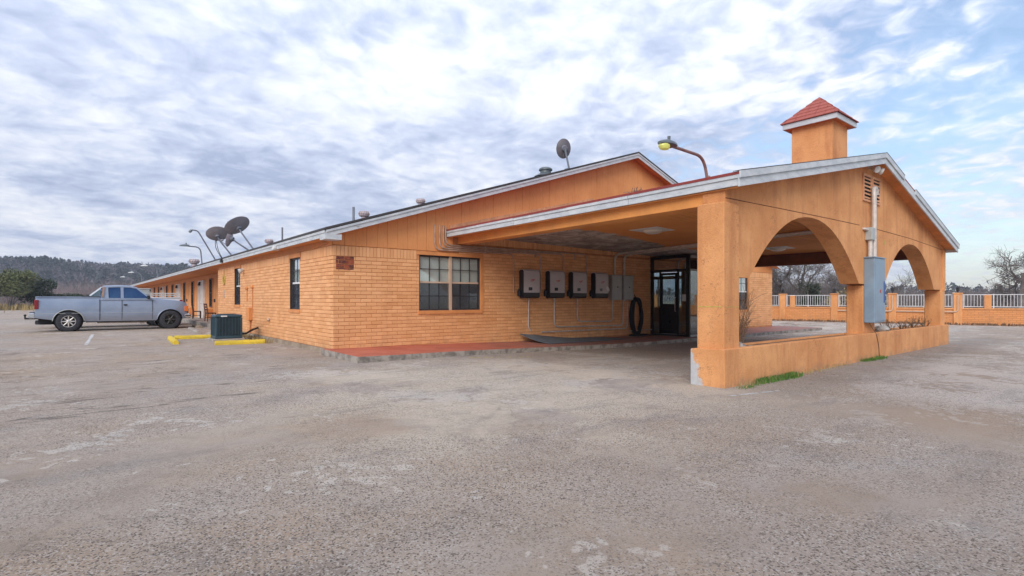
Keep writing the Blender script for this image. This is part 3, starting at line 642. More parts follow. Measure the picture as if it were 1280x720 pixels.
def side_wall_bits():
    # electrical riser, junction boxes, hose loop, wall lamp and loose cable
    b = MB()
    for v, top in ((22.75, 1.86), (21.9, 1.9)):
        b.lathe([(.07, 0), (.075, .05), (.05, .09)], (UC - .01, v, top), 10, (-1, 0, 0))
    b.tube([(UC - .04, 22.75, 1.84), (UC - .04, 22.75, 1.35)], .016, 6); b.tube([(UC - .04, 21.9, 1.88), (UC - .04, 21.9, .9)], .016, 6); b.build('conduit', 'trim_orange', motel)
    b = MB(); b.bbox(UC - .16, UC + .005, 22.0, 22.36, .62, 1.12, .02); b.tube([(UC - .06, 22.18, .63), (UC - .06, 22.18, .12)], .03, 8); b.build('disconnect_box', 'trim_orange', motel)
    b = MB(); b.lathe([(.05, 0), (.06, .05), (.03, .09)], (UC - .01, 19.6, .72), 8, (-1, 0, 0)); b.build('hose_tap', 'conduit_brown', motel)
    b = MB(); ring = [(UC - .04, 27.1 + .17 * math.cos(t), 2.30 + .2 * math.sin(t)) for t in [i * 2 * math.pi / 20 for i in range(21)]]; b.tube(ring, .028, 6); b.tube([(UC - .03, 27.1, 2.49), (UC - .03, 27.12, 2.75)], .012, 5); b.build('cable_loop', 'yellow_worn', motel)
    b = MB(); b.bbox(UC - .04, UC + .004, 27.1, 27.22, 1.5, 1.86, .01); b.build('notice_plate', 'steel_grey', motel)
    b = MB(); b.lathe([(.05, 0), (.06, .06), (.1, .14), (.09, .2)], (UC - .02, 23.35, 2.62), 10, (-1, 0, -.5)); b.build('flood_lamp', 'lamp_pale', motel)
    b = MB(); b.tube([(UC - .02, VF + .3, 2.92), (UC - .03, 15.2, 2.83), (UC - .02, 16.6, 2.87), (UC - .02, 20, 2.9), (UC - .02, 24, 2.88)], .012, 5); b.build('cable', 'trim_orange', motel)
    b = MB(); b.lathe([(.05, 0), (.06, .06), (.085, .13), (.07, .18)], (EAVE_U + .06, 17.6, 2.99), 10, (-1, -.3, .3)); b.build('flood_lamp', 'lamp_pale', motel)
side_wall_bits()

# ------------------------------------------------------------------ vestibule (glass entrance box)
def vestibule():
    u0, v0, v1 = 18.44, 11.83, VF - .004; u1 = 21.0; g = gz(19, 12) + .125; top = 3.16; t = .07
    E = thing('glass_vestibule', (u0, v0, g), 'black framed glass entrance vestibule projecting from the brick wall', 'vestibule')
    f = MB(); f.box(u0, u0 + t, v0, v0 + .16, g, top); f.box(u0, u0 + t, v1 - .14, v1, g, top); f.box(u0, u0 + t, v0 + .161, v1 - .141, top - .1, top); f.box(u0, u0 + t, v0 + .161, v1 - .141, 2.55, 2.63); f.box(u0, u0 + t, v0 + .161, v1 - .141, g, g + .07)
    f.build('side_frame', 'black_frame', E)
    vm = [13.2, 12.36]
    f = MB()
    for v in vm: f.box(u0 + .003, u0 + t - .003, v - .03, v + .03, g + .071, 2.549)
    f.build('door_post', 'black_frame', E)
    f = MB(); f.box(u0 + t + .001, u1, v0, v0 + t, top - .1, top); f.box(u0 + t + .001, u1, v0, v0 + t, g, g + .08); f.box(u0 + t + .001, u1, v0 + .003, v0 + t - .003, 2.55, 2.62)
    for u in (19.3, 20.15, u1 - .07): f.box(u, u + .07, v0 - .003, v0 + t + .003, g + .081, top - .101)
    f.build('front_frame', 'steel_grey', E)
    f = MB(); f.box(u0 + .05, u1, v0 + .05, v1, top - .06, top + .004); f.build('top_panel', 'black_frame', E)
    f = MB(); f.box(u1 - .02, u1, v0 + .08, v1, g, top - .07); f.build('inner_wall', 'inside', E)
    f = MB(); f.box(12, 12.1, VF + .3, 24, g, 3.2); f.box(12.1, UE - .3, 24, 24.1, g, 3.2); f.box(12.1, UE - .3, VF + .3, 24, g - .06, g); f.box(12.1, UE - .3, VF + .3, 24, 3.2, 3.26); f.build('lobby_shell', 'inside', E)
    def pane(a, c, p, q, m='glass_dark', par=E):
        b = MB(); b.box(u0 + .03, u0 + .036, a, c, p, q); return b.build('pane', m, par)
    pane(v0 + .162, v1 - .142, 2.632, top - .102, 'glass_mirror'); pane(vm[0] + .031, v1 - .142, g + .072, 2.548); pane(v0 + .162, vm[1] - .031, g + .072, 2.548)
    for a, c in ((u0 + t + .002, 19.299), (19.371, 20.149), (20.221, u1 - .071)):
        b = MB(); b.box(a, c, v0 + .03, v0 + .036, g + .081, 2.549); b.build('pane', 'glass_dark', E)
        b = MB(); b.box(a, c, v0 + .03, v0 + .036, 2.621, top - .101); b.build('pane', 'glass_dark', E)
    d = MB(); a, c = vm[1] + .033, vm[0] - .033
    d.box(u0 - .008, u0 + .045, a, a + .09, g + .09, 2.5); d.box(u0 - .008, u0 + .045, c - .09, c, g + .09, 2.5); d.box(u0 - .008, u0 + .045, a + .091, c - .091, 2.40, 2.5); d.box(u0 - .008, u0 + .045, a + .091, c - .091, g + .09, g + .25); d.box(u0 - .008, u0 + .045, a + .091, c - .091, 1.12, 1.24)
    D = d.build('door', 'black_frame', E); pane(a + .092, c - .092, 1.241, 2.399, 'glass_dark', D)
    k = MB(); k.box(u0 + .01, u0 + .03, a + .092, c - .092, g + .251, 1.119); k.build('kick_panel', 'black_frame', D)
    h = MB(); h.tube(fillet([(u0 - .0, a + .05, .95), (u0 - .07, a + .05, .95), (u0 - .07, a + .05, 1.5), (u0, a + .05, 1.5)], .03), .014, 7); h.build('handle', 'galv', D)
    n = MB(); n.box(u0 + .022, u0 + .028, 12.0, 12.18, 1.35, 1.62); n.build('notice', 'label_white', E)
vestibule()

# ------------------------------------------------------------------ portico (drive-through canopy)
PU0, PU1, PVW, PVB = 8.22, 21.55, 4.62, 5.02
APU = 14.9
portico = thing('entrance_portico', (8.0, 4.5, 0), 'orange stucco drive-through portico with two arches and a low gable', 'portico')
EN = 3.42; EF = 3.12; AP = 4.86                     # eave near, eave far, apex at the arch wall
def pz(u, v):
    t = (v - 4.3) / (VF - 4.3); ap = AP + .20 * t; en = EN + .05 * t; ef = EF + .05 * t; ul = 8.12 + .38 * t; ur = 21.72
    return en + (ap - en) * (u - ul) / (APU - ul) if u < APU else ef + (ap - ef) * (ur - u) / (ur - APU)
def arch_wall():
    A1, A2 = (9.02, 14.16, 1.80, 3.09), (15.88, 20.42, 1.73, 2.97)
    poly_top = lambda u: pz(u, PVW) - .10
    def arch(A, n=26):
        c, h = (A[0] + A[1]) / 2, (A[1] - A[0]) / 2; out = []
        for i in range(n + 1):
            x = -math.cos(math.pi * i / n); out.append((c + x * h, A[2] + (A[3] - A[2]) * (1 - abs(x) ** 2.15)))
        return out
    lower = [(PU0, 1.80)] + arch(A1) + [((A1[1] + A2[0]) / 2, 1.77)] + arch(A2) + [(PU1, 1.72)]
    b = MB()
    us = [p[0] for p in lower]; idx = next(i for i, u in enumerate(us) if u > APU); 
    lower.insert(idx, (APU, 1.77))
    for y in (PVW, PVB):
        for (u, z) in lower: b.v.append((u, y, z)); b.v.append((u, y, poly_top(u)))
    n = len(lower)
    for i in range(n - 1):
        a = 2 * i; c = a + 2; o = 2 * n
        b.f += [(a, c, c + 1, a + 1), (o + a, o + a + 1, o + c + 1, o + c), (a, o + a, o + c, c), (a + 1, c + 1, o + c + 1, o + a + 1)]
    b.f += [(0, 1, 2 * n + 1, 2 * n), (2 * n - 2, 4 * n - 2, 4 * n - 1, 2 * n - 1)]
    w = b.build('arch_wall', 'stucco', portico, smooth=True)
    for u0, u1, v0, v1, top, sub in ((8.10, 8.60, 4.57, 5.06, 3.02, 0), (14.5, 15.27, 4.63, 5.0, 1.765, 0), (21.16, 21.57, 4.6, 5.04, 1.72, 0)):
        p = MB(); p.bbox(u0, u1, v0, v1, .56, top, .018); p.build('pier', 'stucco', portico)
    p = MB(); p.box(21.30, 21.60, 4.585, 5.05, 1.70, 3.0); p.build('pilaster', 'stucco', portico)
    # control joint scored across the gable
    j = MB(); pts = [(PU0 + .02, 3.10), (10.2, 3.13), (12.6, 3.16), (14.2, 3.17)]; j.tube([(u, PVW - .001, z) for u, z in pts], .008, 4); j.tube([(15.4, PVW - .001, 3.17), (18, 3.10 and PVW - .001, 3.13), (20.2, PVW - .001, 3.05), (21.28, PVW - .001, 3.0)], .008, 4); j.build('control_joint', 'joint', w)
    j = MB(); j.box(8.096, 8.099, 4.60, 5.03, 1.298, 1.312); j.box(8.13, 8.58, 4.566, 4.569, 1.298, 1.306); j.build('crack', 'yellow_worn', w)
    # plinth with planter trough
    p = MB(); a, c = 4.5, 5.12; H = .62
    p.bbox(8.0, 8.72, a, c, -.25, H, .015); q = MB()
    p = MB(); p.bbox(8.0, 21.58, a, a + .14, -.25, H, .012); p.bbox(8.0, 21.58, c - .12, c, -.25, H - .02, .012); p.box(8.003, 8.64, a + .1, c - .1, -.2, H - .015); p.box(21.1, 21.575, a + .1, c - .1, -.2, H - .015); p.box(14.4, 15.37, a + .1, c - .1, -.2, H - .015)
    p.build('plinth', 'stucco_low', portico)
    for x0, x1 in ((8.645, 14.395), (15.375, 21.095)):
        s = MB(); s.box(x0, x1, a + .142, c - .122, .2, H - .05); s.build('planter_soil', 'soil', portico)
    # louvred vent
    v = MB(); fz0, fz1 = 3.77, 4.42
    for u0, u1 in ((14.38, 14.95), (14.99, 15.56)):
        v.box(u0, u0 + .05, PVW - .035, PVW + .02, fz0, fz1); v.box(u1 - .05, u1, PVW - .035, PVW + .02, fz0, fz1); v.box(u0 + .051, u1 - .051, PVW - .035, PVW + .02, fz0, fz0 + .05); v.box(u0 + .051, u1 - .051, PVW - .035, PVW + .02, fz1 - .05, fz1)
    vent = v.build('louvre_vent', 'salmon', w)
    bk = MB(); bk.box(14.42, 14.92, PVW - .004, PVW - .001, fz0 + .04, fz1 - .04); bk.box(15.02, 15.52, PVW - .004, PVW - .001, fz0 + .04, fz1 - .04); bk.build('vent_void', 'under', w)
    for u0, u1 in ((14.432, 14.898), (15.042, 15.508)):
        for k in range(6):
            z = fz0 + .07 + k * .09; s = MB(); s.hexa([(u0, PVW - .032, z), (u1, PVW - .032, z), (u1, PVW - .027, z + .004), (u0, PVW - .027, z + .004), (u0, PVW - .012, z + .05), (u1, PVW - .012, z + .05), (u1, PVW - .005, z + .052), (u0, PVW - .005, z + .052)]); s.build('louvre', 'salmon', w)
    # flood lamps under the ridge
    fl = MB()
    for du, ax in ((-.12, (-.5, -1, -.5)), (.12, (.5, -1, -.5))): fl.lathe([(.04, -.03), (.05, .05), (.085, .12), (.08, .17)], (APU + du, PVW - .08, 4.58), 10, ax)
    fl.box(APU - .16, APU + .16, PVW - .06, PVW + .01, 4.58, 4.66); fl.build('flood_lamp', 'lamp_pale', portico)
arch_wall()
def portico_roof():
    n = 10; v0, v1 = 4.30, VF - .02; vs_ = [v0 + (v1 - v0) * i / n for i in range(n + 1)]; T = .045
    def edge(v): t = (v - 4.3) / (VF - 4.3); return 8.12 + .38 * t
    b = MB()
    for v in vs_:
        for u in (edge(v) - .03, APU, 21.75): b.v.append((u, v, pz(u, v))); b.v.append((u, v, pz(u, v) + T))
    for i in range(n):
        a = 6 * i; c = a + 6
        b.f += [(a + 1, a + 3, c + 3, c + 1), (a + 3, a + 5, c + 5, c + 3), (a, c, c + 2, a + 2), (a + 2, c + 2, c + 4, a + 4), (a, a + 1, c + 1, c), (a + 4, c + 4, c + 5, a + 5)]
    b.f += [(0, 2, 3, 1), (2, 4, 5, 3), (6 * n, 6 * n + 1, 6 * n + 3, 6 * n + 2), (6 * n + 2, 6 * n + 3, 6 * n + 5, 6 * n + 4)]
    r = b.build('roof', 'red_edge', portico)
    # eave fascia boards (near side), butt jointed
    cuts = [v0 + .03, 6.6, 8.35, 10.3, 12.0, v1]
    for k, (a, c) in enumerate(zip(cuts, cuts[1:])):
        ua, uc = edge(a), edge(c); d = (.0, .004, -.003, .006, .001)[k]; za, zc = pz(ua, a) - .003, pz(uc, c) - .003; h = .175
        f = MB(); f.hexa([(ua - d, a + .004, za - h), (ua + .035, a + .004, za - h), (uc + .035, c - .004, zc - h), (uc - d, c - .004, zc - h), (ua - d, a + .004, za), (ua + .035, a + .004, za), (uc + .035, c - .004, zc), (uc - d, c - .004, zc)]); f.build('eave_fascia', 'white', portico)
        f = MB(); f.hexa([(ua - .022 - d, a + .004, za - .06), (ua - d - .001, a + .004, za - .06), (uc - d - .001, c - .004, zc - .06), (uc - .022 - d, c - .004, zc - .06), (ua - .022 - d, a + .004, za), (ua - d - .001, a + .004, za), (uc - d - .001, c - .004, zc), (uc - .022 - d, c - .004, zc)]); f.build('eave_molding', 'white', portico)
    f = MB(); a, c = v0 + .03, v1; f.hexa([(21.69, a, pz(21.7, a) - .2), (21.72, a, pz(21.7, a) - .2), (21.72, c, pz(21.7, c) - .2), (21.69, c, pz(21.7, c) - .2), (21.69, a, pz(21.7, a) - .003), (21.72, a, pz(21.7, a) - .003), (21.72, c, pz(21.7, c) - .003), (21.69, c, pz(21.7, c) - .003)]); f.build('eave_fascia', 'white', portico)
    # rake fascia; the trim strip on the right slope has a missing length
    def rake(u0, u1, top, h, va, vb, name, mat='white'):
        f = MB(); z0, z1 = pz(u0, v0) + top, pz(u1, v0) + top; f.prism([(u0, z0), (u1, z1), (u1, z1 - h), (u0, z0 - h)], va, vb, 'y'); f.build(name, mat, portico)
    rake(8.09, APU, -.003, .195, v0 - .005, v0 + .028, 'rake_fascia'); rake(APU + .001, 21.74, -.003, .195, v0 - .005, v0 + .028, 'rake_fascia')
    rake(8.07, APU, .05, .11, v0 - .035, v0 - .006, 'rake_molding'); rake(APU + .001, 16.25, .05, .12, v0 - .035, v0 - .006, 'rake_molding'); rake(17.2, 21.77, .05, .12, v0 - .035, v0 - .006, 'rake_molding')
    rake(8.07, APU, .062, .010, v0 - .04, v0 + .1, 'drip_edge', 'drip'); rake(APU + .001, 16.25, .062, .010, v0 - .04, v0 + .1, 'drip_edge', 'drip'); rake(17.2, 21.78, .062, .010, v0 - .04, v0 + .1, 'drip_edge', 'drip')
    f = MB()
    for u0, u1 in ((8.3, APU), (APU, 21.68)):
        f.hexa([(u0, v0 + .03, pz(u0, v0) - .11), (u1, v0 + .03, pz(u1, v0) - .11), (u1, PVW - .002, pz(u1, v0) - .11), (u0, PVW - .002, pz(u0, v0) - .11), (u0, v0 + .03, pz(u0, v0) - .085), (u1, v0 + .03, pz(u1, v0) - .085), (u1, PVW - .002, pz(u1, v0) - .085), (u0, PVW - .002, pz(u0, v0) - .085)])
    f.build('rake_soffit', 'soffit', portico)
    # side beams, ceiling, far soffit
    f = MB(); a, c = PVB + .002, VF - .02
    f.hexa([(8.24, 4.63, 3.02), (8.62, 4.63, 3.02), (9.25, c, 3.10), (8.88, c, 3.10), (8.24, 4.63, 3.26), (8.62, 4.63, 3.26), (9.25, c, 3.34), (8.88, c, 3.34)]); f.build('eave_beam', 'beam', portico)
    f = MB(); f.hexa([(8.16, v0 + .04, 3.215), (8.3, v0 + .04, 3.235), (8.95, c, 3.315), (8.53, c, 3.275), (8.16, v0 + .04, 3.235), (8.3, v0 + .04, 3.255), (8.95, c, 3.335), (8.53, c, 3.295)]); f.build('eave_soffit', 'soffit', portico)
    f = MB(); f.box(21.2, 21.5, PVB + .02, c, 2.74, 3.14); f.build('eave_beam', 'dark_beam', portico)
    def cz(u): return 3.40 - .017 * (u - 8.5)
    f = MB(); f.hexa([(8.45, PVB - .02, cz(8.45)), (21.3, PVB - .02, cz(21.3)), (21.3, VF - .02, cz(21.3)), (9.0, VF - .02, cz(9.0)), (8.45, PVB - .02, cz(8.45) + .05), (21.3, PVB - .02, cz(21.3) + .05), (21.3, VF - .02, cz(21.3) + .05), (9.0, VF - .02, cz(9) + .05)]); f.build('ceiling', 'ceiling', portico)
    # flashing board on the motel gable along the roof line
    f = MB(); a, c = 8.6, APU; f.prism([(a, pz(a, VF) + .05), (c, pz(c, VF) + .05), (c, pz(c, VF) + .15), (a, pz(a, VF) + .15)], VF - .045, VF - .023, 'y'); f.build('flashing_board', 'salmon', portico)
    for i, (u, v) in enumerate(((12.25, 9.0), (19.0, 8.7))):
        z = cz(u); l = MB(); l.hexa([(u - .42, v - .42, z - .012), (u + .42, v - .42, z - .012), (u + .42, v + .42, z - .012), (u - .42, v + .42, z - .012), (u - .5, v - .5, z + .02), (u + .5, v - .5, z + .02), (u + .5, v + .5, z + .02), (u - .5, v + .5, z + .02)])
        o = l.build('ceiling_lamp', 'white_plain', portico); d = MB(); d.lathe([(.26, 0), (.24, .05), (.16, .085), (.02, .1)], (u, v, z - .013), 18, (0, 0, -1)); d.build('diffuser', 'light_dome', o, smooth=True)
portico_roof()
def cupola():
    u0, v0, s = 14.40, 5.27, .97; u1, v1 = u0 + s, v0 + s
    b = MB(); b.bbox(u0, u1, v0, v1, 4.5, 5.98, .012); c = b.build('cupola', 'stucco', portico)
    o = .16; z = 5.84; h = .13
    f = MB(); a0, a1, b0, b1 = u0 - o, u1 + o, v0 - o, v1 + o; t = .03
    f.box(a0, a1, b0, b0 + t, z, z + h); f.box(a0, a1, b1 - t, b1, z, z + h); f.box(a0, a0 + t, b0 + t + .001, b1 - t - .001, z, z + h); f.box(a1 - t, a1, b0 + t + .001, b1 - t - .001, z, z + h); f.build('cupola_fascia', 'white', c)
    f = MB(); f.box(a0 + t, a1 - t, b0 + t, b1 - t, z + .02, z + .04); f.build('cupola_soffit', 'soffit', c)
    cx, cy = (u0 + u1) / 2, (v0 + v1) / 2; ap = 6.66; R0 = (a1 - a0) / 2 + .03; zb = z + h + .002
    p = MB(); i = len(p.v); p.v += [(cx - R0, cy - R0, zb), (cx + R0, cy - R0, zb), (cx + R0, cy + R0, zb), (cx - R0, cy + R0, zb), (cx, cy, ap)]; p.f += [(0, 1, 4), (1, 2, 4), (2, 3, 4), (3, 0, 4), (0, 3, 2, 1)]; p.build('cupola_roof', 'red_edge', c)
    rnd = random.Random(5); nC = 6
    for face in range(4):
        ang = face * math.pi / 2; ca, sa = math.cos(ang), math.sin(ang)
        for k in range(nC):
            r0 = R0 * (1 - k / nC) + .012; r1 = R0 * (1 - (k + 1) / nC); za = zb + (ap - zb) * k / nC; zc_ = zb + (ap - zb) * (k + 1) / nC; w = .235; x = -r0 + (.0 if k % 2 else -.11)
            while x < r0:
                xa, xb = max(x, -r0), min(x + w - .008, r0)
                if xb - xa > .04:
                    ua, ub = max(xa, -r1), min(xb, r1); ua, ub = min(ua, ub), max(ua, ub)
                    if ub - ua < .005: ua = max(-r1, min(r1, xa)); ub = max(-r1, min(r1, xb))
                    lf = .016 + rnd.random() * .008
                    q = [(xa, -r0, za + .004), (xb, -r0, za + .004), (ub, -r1, zc_), (ua, -r1, zc_), (xa, -r0, za + lf), (xb, -r0, za + lf), (ub, -r1, zc_ + .01), (ua, -r1, zc_ + .01)]
                    m = MB(); m.hexa([(cx + px * ca - py * sa, cy + px * sa + py * ca, pz_) for px, py, pz_ in q]); m.build('shingle', 'shingle_red', c)
                x += w
cupola()

# ------------------------------------------------------------------ electrical gear
def conduits():
    y = VF - .05
    T = thing('conduit_run', (8.1, VF - .05, 2.6), 'bundle of thin conduits bending under the roof edge above the wide window', 'conduit')
    for k, (ux, zl, ue, zd) in enumerate(((8.08, 2.885, 11.06, 1.65), (8.24, 2.94, 12.25, 1.65), (8.37, 2.995, 13.35, 1.62), (8.45, 3.05, 14.55, 1.6))):
        b = MB(); b.tube(fillet([(ux, y + .03, 3.62 - .0 * k), (ux, y, 3.55), (ux, y, zl), (ue, y, zl + .03), (ue, y, zd)], .22), .022, 7); b.build('conduit', 'conduit_brown', T, smooth=True)
    for u in (9.9, 12.0, 13.9):
        b = MB(); b.box(u, u + .03, y - .03, VF + .0, 2.86, 3.1); b.build('strap', 'conduit_brown', T)
    T = thing('conduit_run', (11.7, VF - .05, .38), 'looping galvanised conduits below the four inverters', 'conduit')
    for pts in ([(11.72, y, 1.5), (11.70, y, .52), (11.84, y + .05, .36)], [(12.9, y, 1.5), (12.9, y, .46), (16.62, y, .40), (16.62, y, 1.42)], [(14.05, y, 1.5), (14.05, y, .62), (15.98, y, .58), (15.98, y, 1.42)], [(12.3, y + .02, .30), (16.9, y + .02, .27), (16.92, y + .02, 1.42)]):
        b = MB(); b.tube(fillet(pts, .2), .024, 7); b.build('conduit', 'galv', T, smooth=True)
    T = thing('conduit_run', (16.1, VF - .05, 2.36), 'pair of thick conduits rising from the grey boxes and along the ceiling', 'conduit')
    for u, ue, d in ((16.1, 14.98, 0), (16.66, 15.12, .0)):
        b = MB(); b.tube(fillet([(u, y - .02, 2.34), (u, y - .02, 3.17), (u - .15, y - 1.1, 3.20), (ue, PVB + .0, 3.235)], .3, 8), .045, 9); b.build('conduit', 'galv', T, smooth=True)
conduits()
def inverter(u, label):
    z0, z1 = 1.47, 2.42; w = .74; T = thing('wall_inverter', (u, VF, z0), label, 'inverter', 'inverters in a row on the wall')
    d = .30; b = MB()
    prof = [(0.0, z0 + .03), (0, z1 - .05), (.06, z1), (.20, z1 - .005), (.27, z1 - .05), (.29, z1 - .16), (.29, z0 + .19), (.285, z0 + .18), (.06, z0 + .18)]
    b.prism([(VF - .05 - p, q) for p, q in [(0, z0 + .181), (0, z1 - .05), (.05, z1), (.15, z1), (.21, z1 - .05), (.225, z1 - .16), (.225, z0 + .181)]], u + .03, u + w - .03, 'x'); body = b.build('cover', 'invgrey', T)
    for a, c in ((u, u + .031), (u + w - .031, u + w)):
        e = MB(); e.prism([(VF - .05 - p, q) for p, q in [(0, z0 + .05), (0, z1 - .07), (.05, z1 - .02), (.15, z1 - .02), (.195, z1 - .06), (.20, z1 - .18), (.20, z0 + .14)]], a, c, 'x')
        e.build('side_cheek', 'black_plastic', T)
    e = MB(); e.prism([(VF - .05, z0), (VF - .05, z0 + .18), (VF - .27, z0 + .18), (VF - .265, z0 + .05), (VF - .22, z0)], u + .02, u + w - .02, 'x'); e.build('base_tray', 'black_plastic', T)
    e = MB(); e.box(u + .08, u + w - .08, VF - .051, VF + .004, z0 + .1, z1 - .1); e.build('mounting_plate', 'galv', T)
    e = MB(); e.box(u + .22, u + .38, VF - .279, VF - .274, z0 + .25, z0 + .36); e.build('display', 'screen_dark', T)
    # small three-stroke mark printed on the cover
    e = MB(); cx, cz = u + .42, z0 + .58
    for k, (dx, dz, l) in enumerate(((-.06, .02, .13), (-.02, -.015, .14), (.03, .03, .1))): e.hexa([(cx + dx - l / 2, VF - .278, cz + dz - .02), (cx + dx + l / 2, VF - .278, cz + dz + .012), (cx + dx + l / 2, VF - .274, cz + dz + .012), (cx + dx - l / 2, VF - .274, cz + dz - .02), (cx + dx - l / 2, VF - .278, cz + dz), (cx + dx + l / 2, VF - .278, cz + dz + .034), (cx + dx + l / 2, VF - .274, cz + dz + .034), (cx + dx - l / 2, VF - .274, cz + dz)])
    e.build('printed_mark', 'red_logo', T)
    e = MB(); e.bbox(u - .09, u + .01, VF - .16, VF - .04, z0 + .06, z0 + .26, .015); e.tube(fillet([(u - .03, VF - .05, z0 + .30), (u - .05, VF - .1, z0 + .2), (u + .02, VF - .12, z0 - .02), (u + .1, VF - .1, z0 + .04)], .06), .018, 6); e.build('side_switch', 'black_plastic', T)
    return T
for u, lab in ((11.30, 'grey wall inverter with black base, the one beside the wide window'), (12.48, 'grey wall inverter with black base, second from the wide window'), (13.6, 'grey wall inverter with black base, third from the wide window'), (14.78, 'grey wall inverter with white sticker, next to the flat metal boxes')):
    t = inverter(u, lab)
b = MB(); b.lathe([(.07, 0), (.068, .003)], (15.46, VF - .276, 1.82), 14, (0, -1, 0), 1, 1.7); o = b.build('sticker', 'label_white', t)
for u, lab in ((15.80, 'flat grey metal switch box touching the last inverter'), (16.5, 'flat grey metal switch box nearest the black cable coil')):
    T = thing('switch_box', (u, VF, 1.4), lab, 'electrical box', 'switch boxes on the wall'); b = MB(); b.bbox(u, u + .58, VF - .2, VF + .004, 1.4, 2.37, .015); b.build('body', 'steel_grey', T)
    b = MB(); b.bbox(u + .03, u + .55, VF - .215, VF - .199, 1.43, 2.34, .006); d = b.build('door', 'steel_grey', T); b = MB(); b.lathe([(.03, 0), (.025, .02)], (u + .3, VF - .214, 1.9), 8, (0, -1, 0)); b.build('latch', 'black_plastic', d)
    b = MB(); b.tube([(u + .15, VF - .1, 1.405), (u + .15, VF - .1, 1.36)], .04, 8); b.build('hub', 'galv', T)
def coil():
    rnd = random.Random(2); b = MB(); cx, g = 17.38, gz(17.4, 13.5) + .135; cz = g + .78
    for k in range(9):
        rx, rz_ = .24 + rnd.random() * .12, .62 + rnd.random() * .15; ph = rnd.random() * .3; yy = VF - .07 - k * .012
        pts = [(cx + rx * math.cos(t) + .02 * math.sin(3 * t + k), yy - .03 * math.sin(t * 2 + k), cz + rz_ * math.sin(t) * (1.0 if math.sin(t) > 0 else .98) - .02) for t in [ph + i * 2 * math.pi / 26 for i in range(27)]]
        b.tube(pts, .03, 6)
    b.tube([(cx + .2, VF - .12, g + .05), (cx + .45, VF - .3, g + .02), (cx + .75, VF - .35, g + .02), (cx + .95, VF - .6, g + .02)], .022, 6); b.tube([(cx, VF - .1, cz + .7), (cx, VF + .01, cz + .88)], .02, 6)
    b.box(cx - .4, cx + .45, VF - .34, VF - .05, g - .01, g + .06)
    tag(b.build('cable_coil', 'rubber', None, (cx, VF - .1, g), smooth=True), 'tall coil of thick black cable hanging beside the glass vestibule', 'cable')
    b = MB(); b.box(cx - .42, cx + 1.0, VF - .12, VF - .06, g + .19, g + .225); tag(b.build('wooden_slat', 'wintrim', None, (cx, VF - .09, g + .19)), 'thin pale slat resting across the foot of the black cable coil', 'slat')
coil()
def rubber_mat():
    b = MB(); nu, nv = 20, 6
    for t in range(2):
        for j in range(nv + 1):
            for i in range(nu + 1):
                a, c = i / nu, j / nv; u = 11.25 + 4.1 * a + .15 * (1 - c); v = 12.25 + 1.3 * c - .35 * a * (1 - c) * 0 + .3 * a * (1 - c); g = gz(u, 12) + .137
                z = g + .02 + .22 * (c ** 1.6) * (1 - a) ** 1.5 + .02 * math.sin(a * 7 + c) * c + .05 * c * a * (1 - a)
                b.v.append((u, v, z - .014 * (1 - t)))
    W = nu + 1; S = W * (nv + 1)
    for j in range(nv):
        for i in range(nu):
            p = j * W + i; b.f += [(p, p + W, p + W + 1, p + 1), (S + p, S + p + 1, S + p + W + 1, S + p + W)]
    for i in range(nu): b.f += [(i, i + 1, S + i + 1, S + i), (nv * W + i, S + nv * W + i, S + nv * W + i + 1, nv * W + i + 1)]
    for j in range(nv): b.f += [(j * W, S + j * W, S + (j + 1) * W, (j + 1) * W), (j * W + nu, (j + 1) * W + nu, S + (j + 1) * W + nu, S + j * W + nu)]
    tag(b.build('floor_mat', 'mat_blue', None, (13, 12.8, gz(13, 12) + .13), smooth=True), 'slate blue rubber mat curling up against the brick below the inverters', 'mat')
rubber_mat()
def cabinet():
    T = thing('electrical_cabinet', (14.5, 4.42, .87), 'tall blue grey metal electrical cabinet on the middle pier between the arches', 'electrical cabinet')
    b = MB(); b.bbox(14.5, 15.22, 4.40, PVW + .005, .87, 2.41, .012); b.build('body', 'cabinet', T)
    b = MB(); b.bbox(14.525, 15.195, 4.388, 4.401, .91, 2.37, .005); d = b.build('door', 'cabinet', T)
    b = MB(); b.box(14.47, 15.25, 4.385, PVW + .003, 2.411, 2.435); b.build('rain_hood', 'cabinet', T)
    b = MB(); b.lathe([(.045, 0), (.045, .003)], (14.86, 4.387, 1.62), 14, (0, -1, 0)); b.build('warning_mark', 'red_logo', d)
    b = MB(); b.box(15.08, 15.17, 4.384, 4.387, 1.35, 1.86); b.build('label', 'label_blue', d)
    b = MB(); b.bbox(15.221, 15.30, 4.44, 4.58, 1.5, 1.66, .01); b.tube([(15.26, 4.44, 1.58), (15.28, 4.36, 1.72)], .012, 6); b.build('handle', 'steel_grey', T)
    b = MB(); b.tube(fillet([(14.86, 4.52, 2.43), (14.86, 4.52, 3.95), (14.92, 4.55, 4.12), (15.12, 4.56, 4.14), (15.16, 4.57, 3.98)], .1), .055, 10); b.build('mast', 'galv', T, smooth=True)
    b = MB(); b.tube([(14.66, 4.54, 2.43), (14.66, 4.54, 2.85)], .05, 10); b.build('riser', 'galv', T, smooth=True)
    b = MB(); b.bbox(14.56, 14.78, 4.47, PVW + .004, 2.84, 3.14, .012); m = b.build('meter_box', 'steel_grey', T); b = MB(); b.box(14.62, 14.64, 4.525, 4.489 + .04, 2.5, 2.75); b.build('tag', 'red_logo', T)
    b = MB(); b.tube(fillet([(14.58, 4.56, 3.08), (14.42, 4.58, 3.10), (14.42, PVW + .01, 3.10)], .04), .03, 7); b.build('elbow', 'galv', m)
    b = MB(); b.tube(fillet([(14.75, 4.6, .88), (14.85, 4.55, .72), (14.92, 4.492, .60), (15.08, 4.488, .30), (15.12, 4.487, .0)], .1), .006, 6); b.build('ground_wire', 'brown', T)
cabinet()
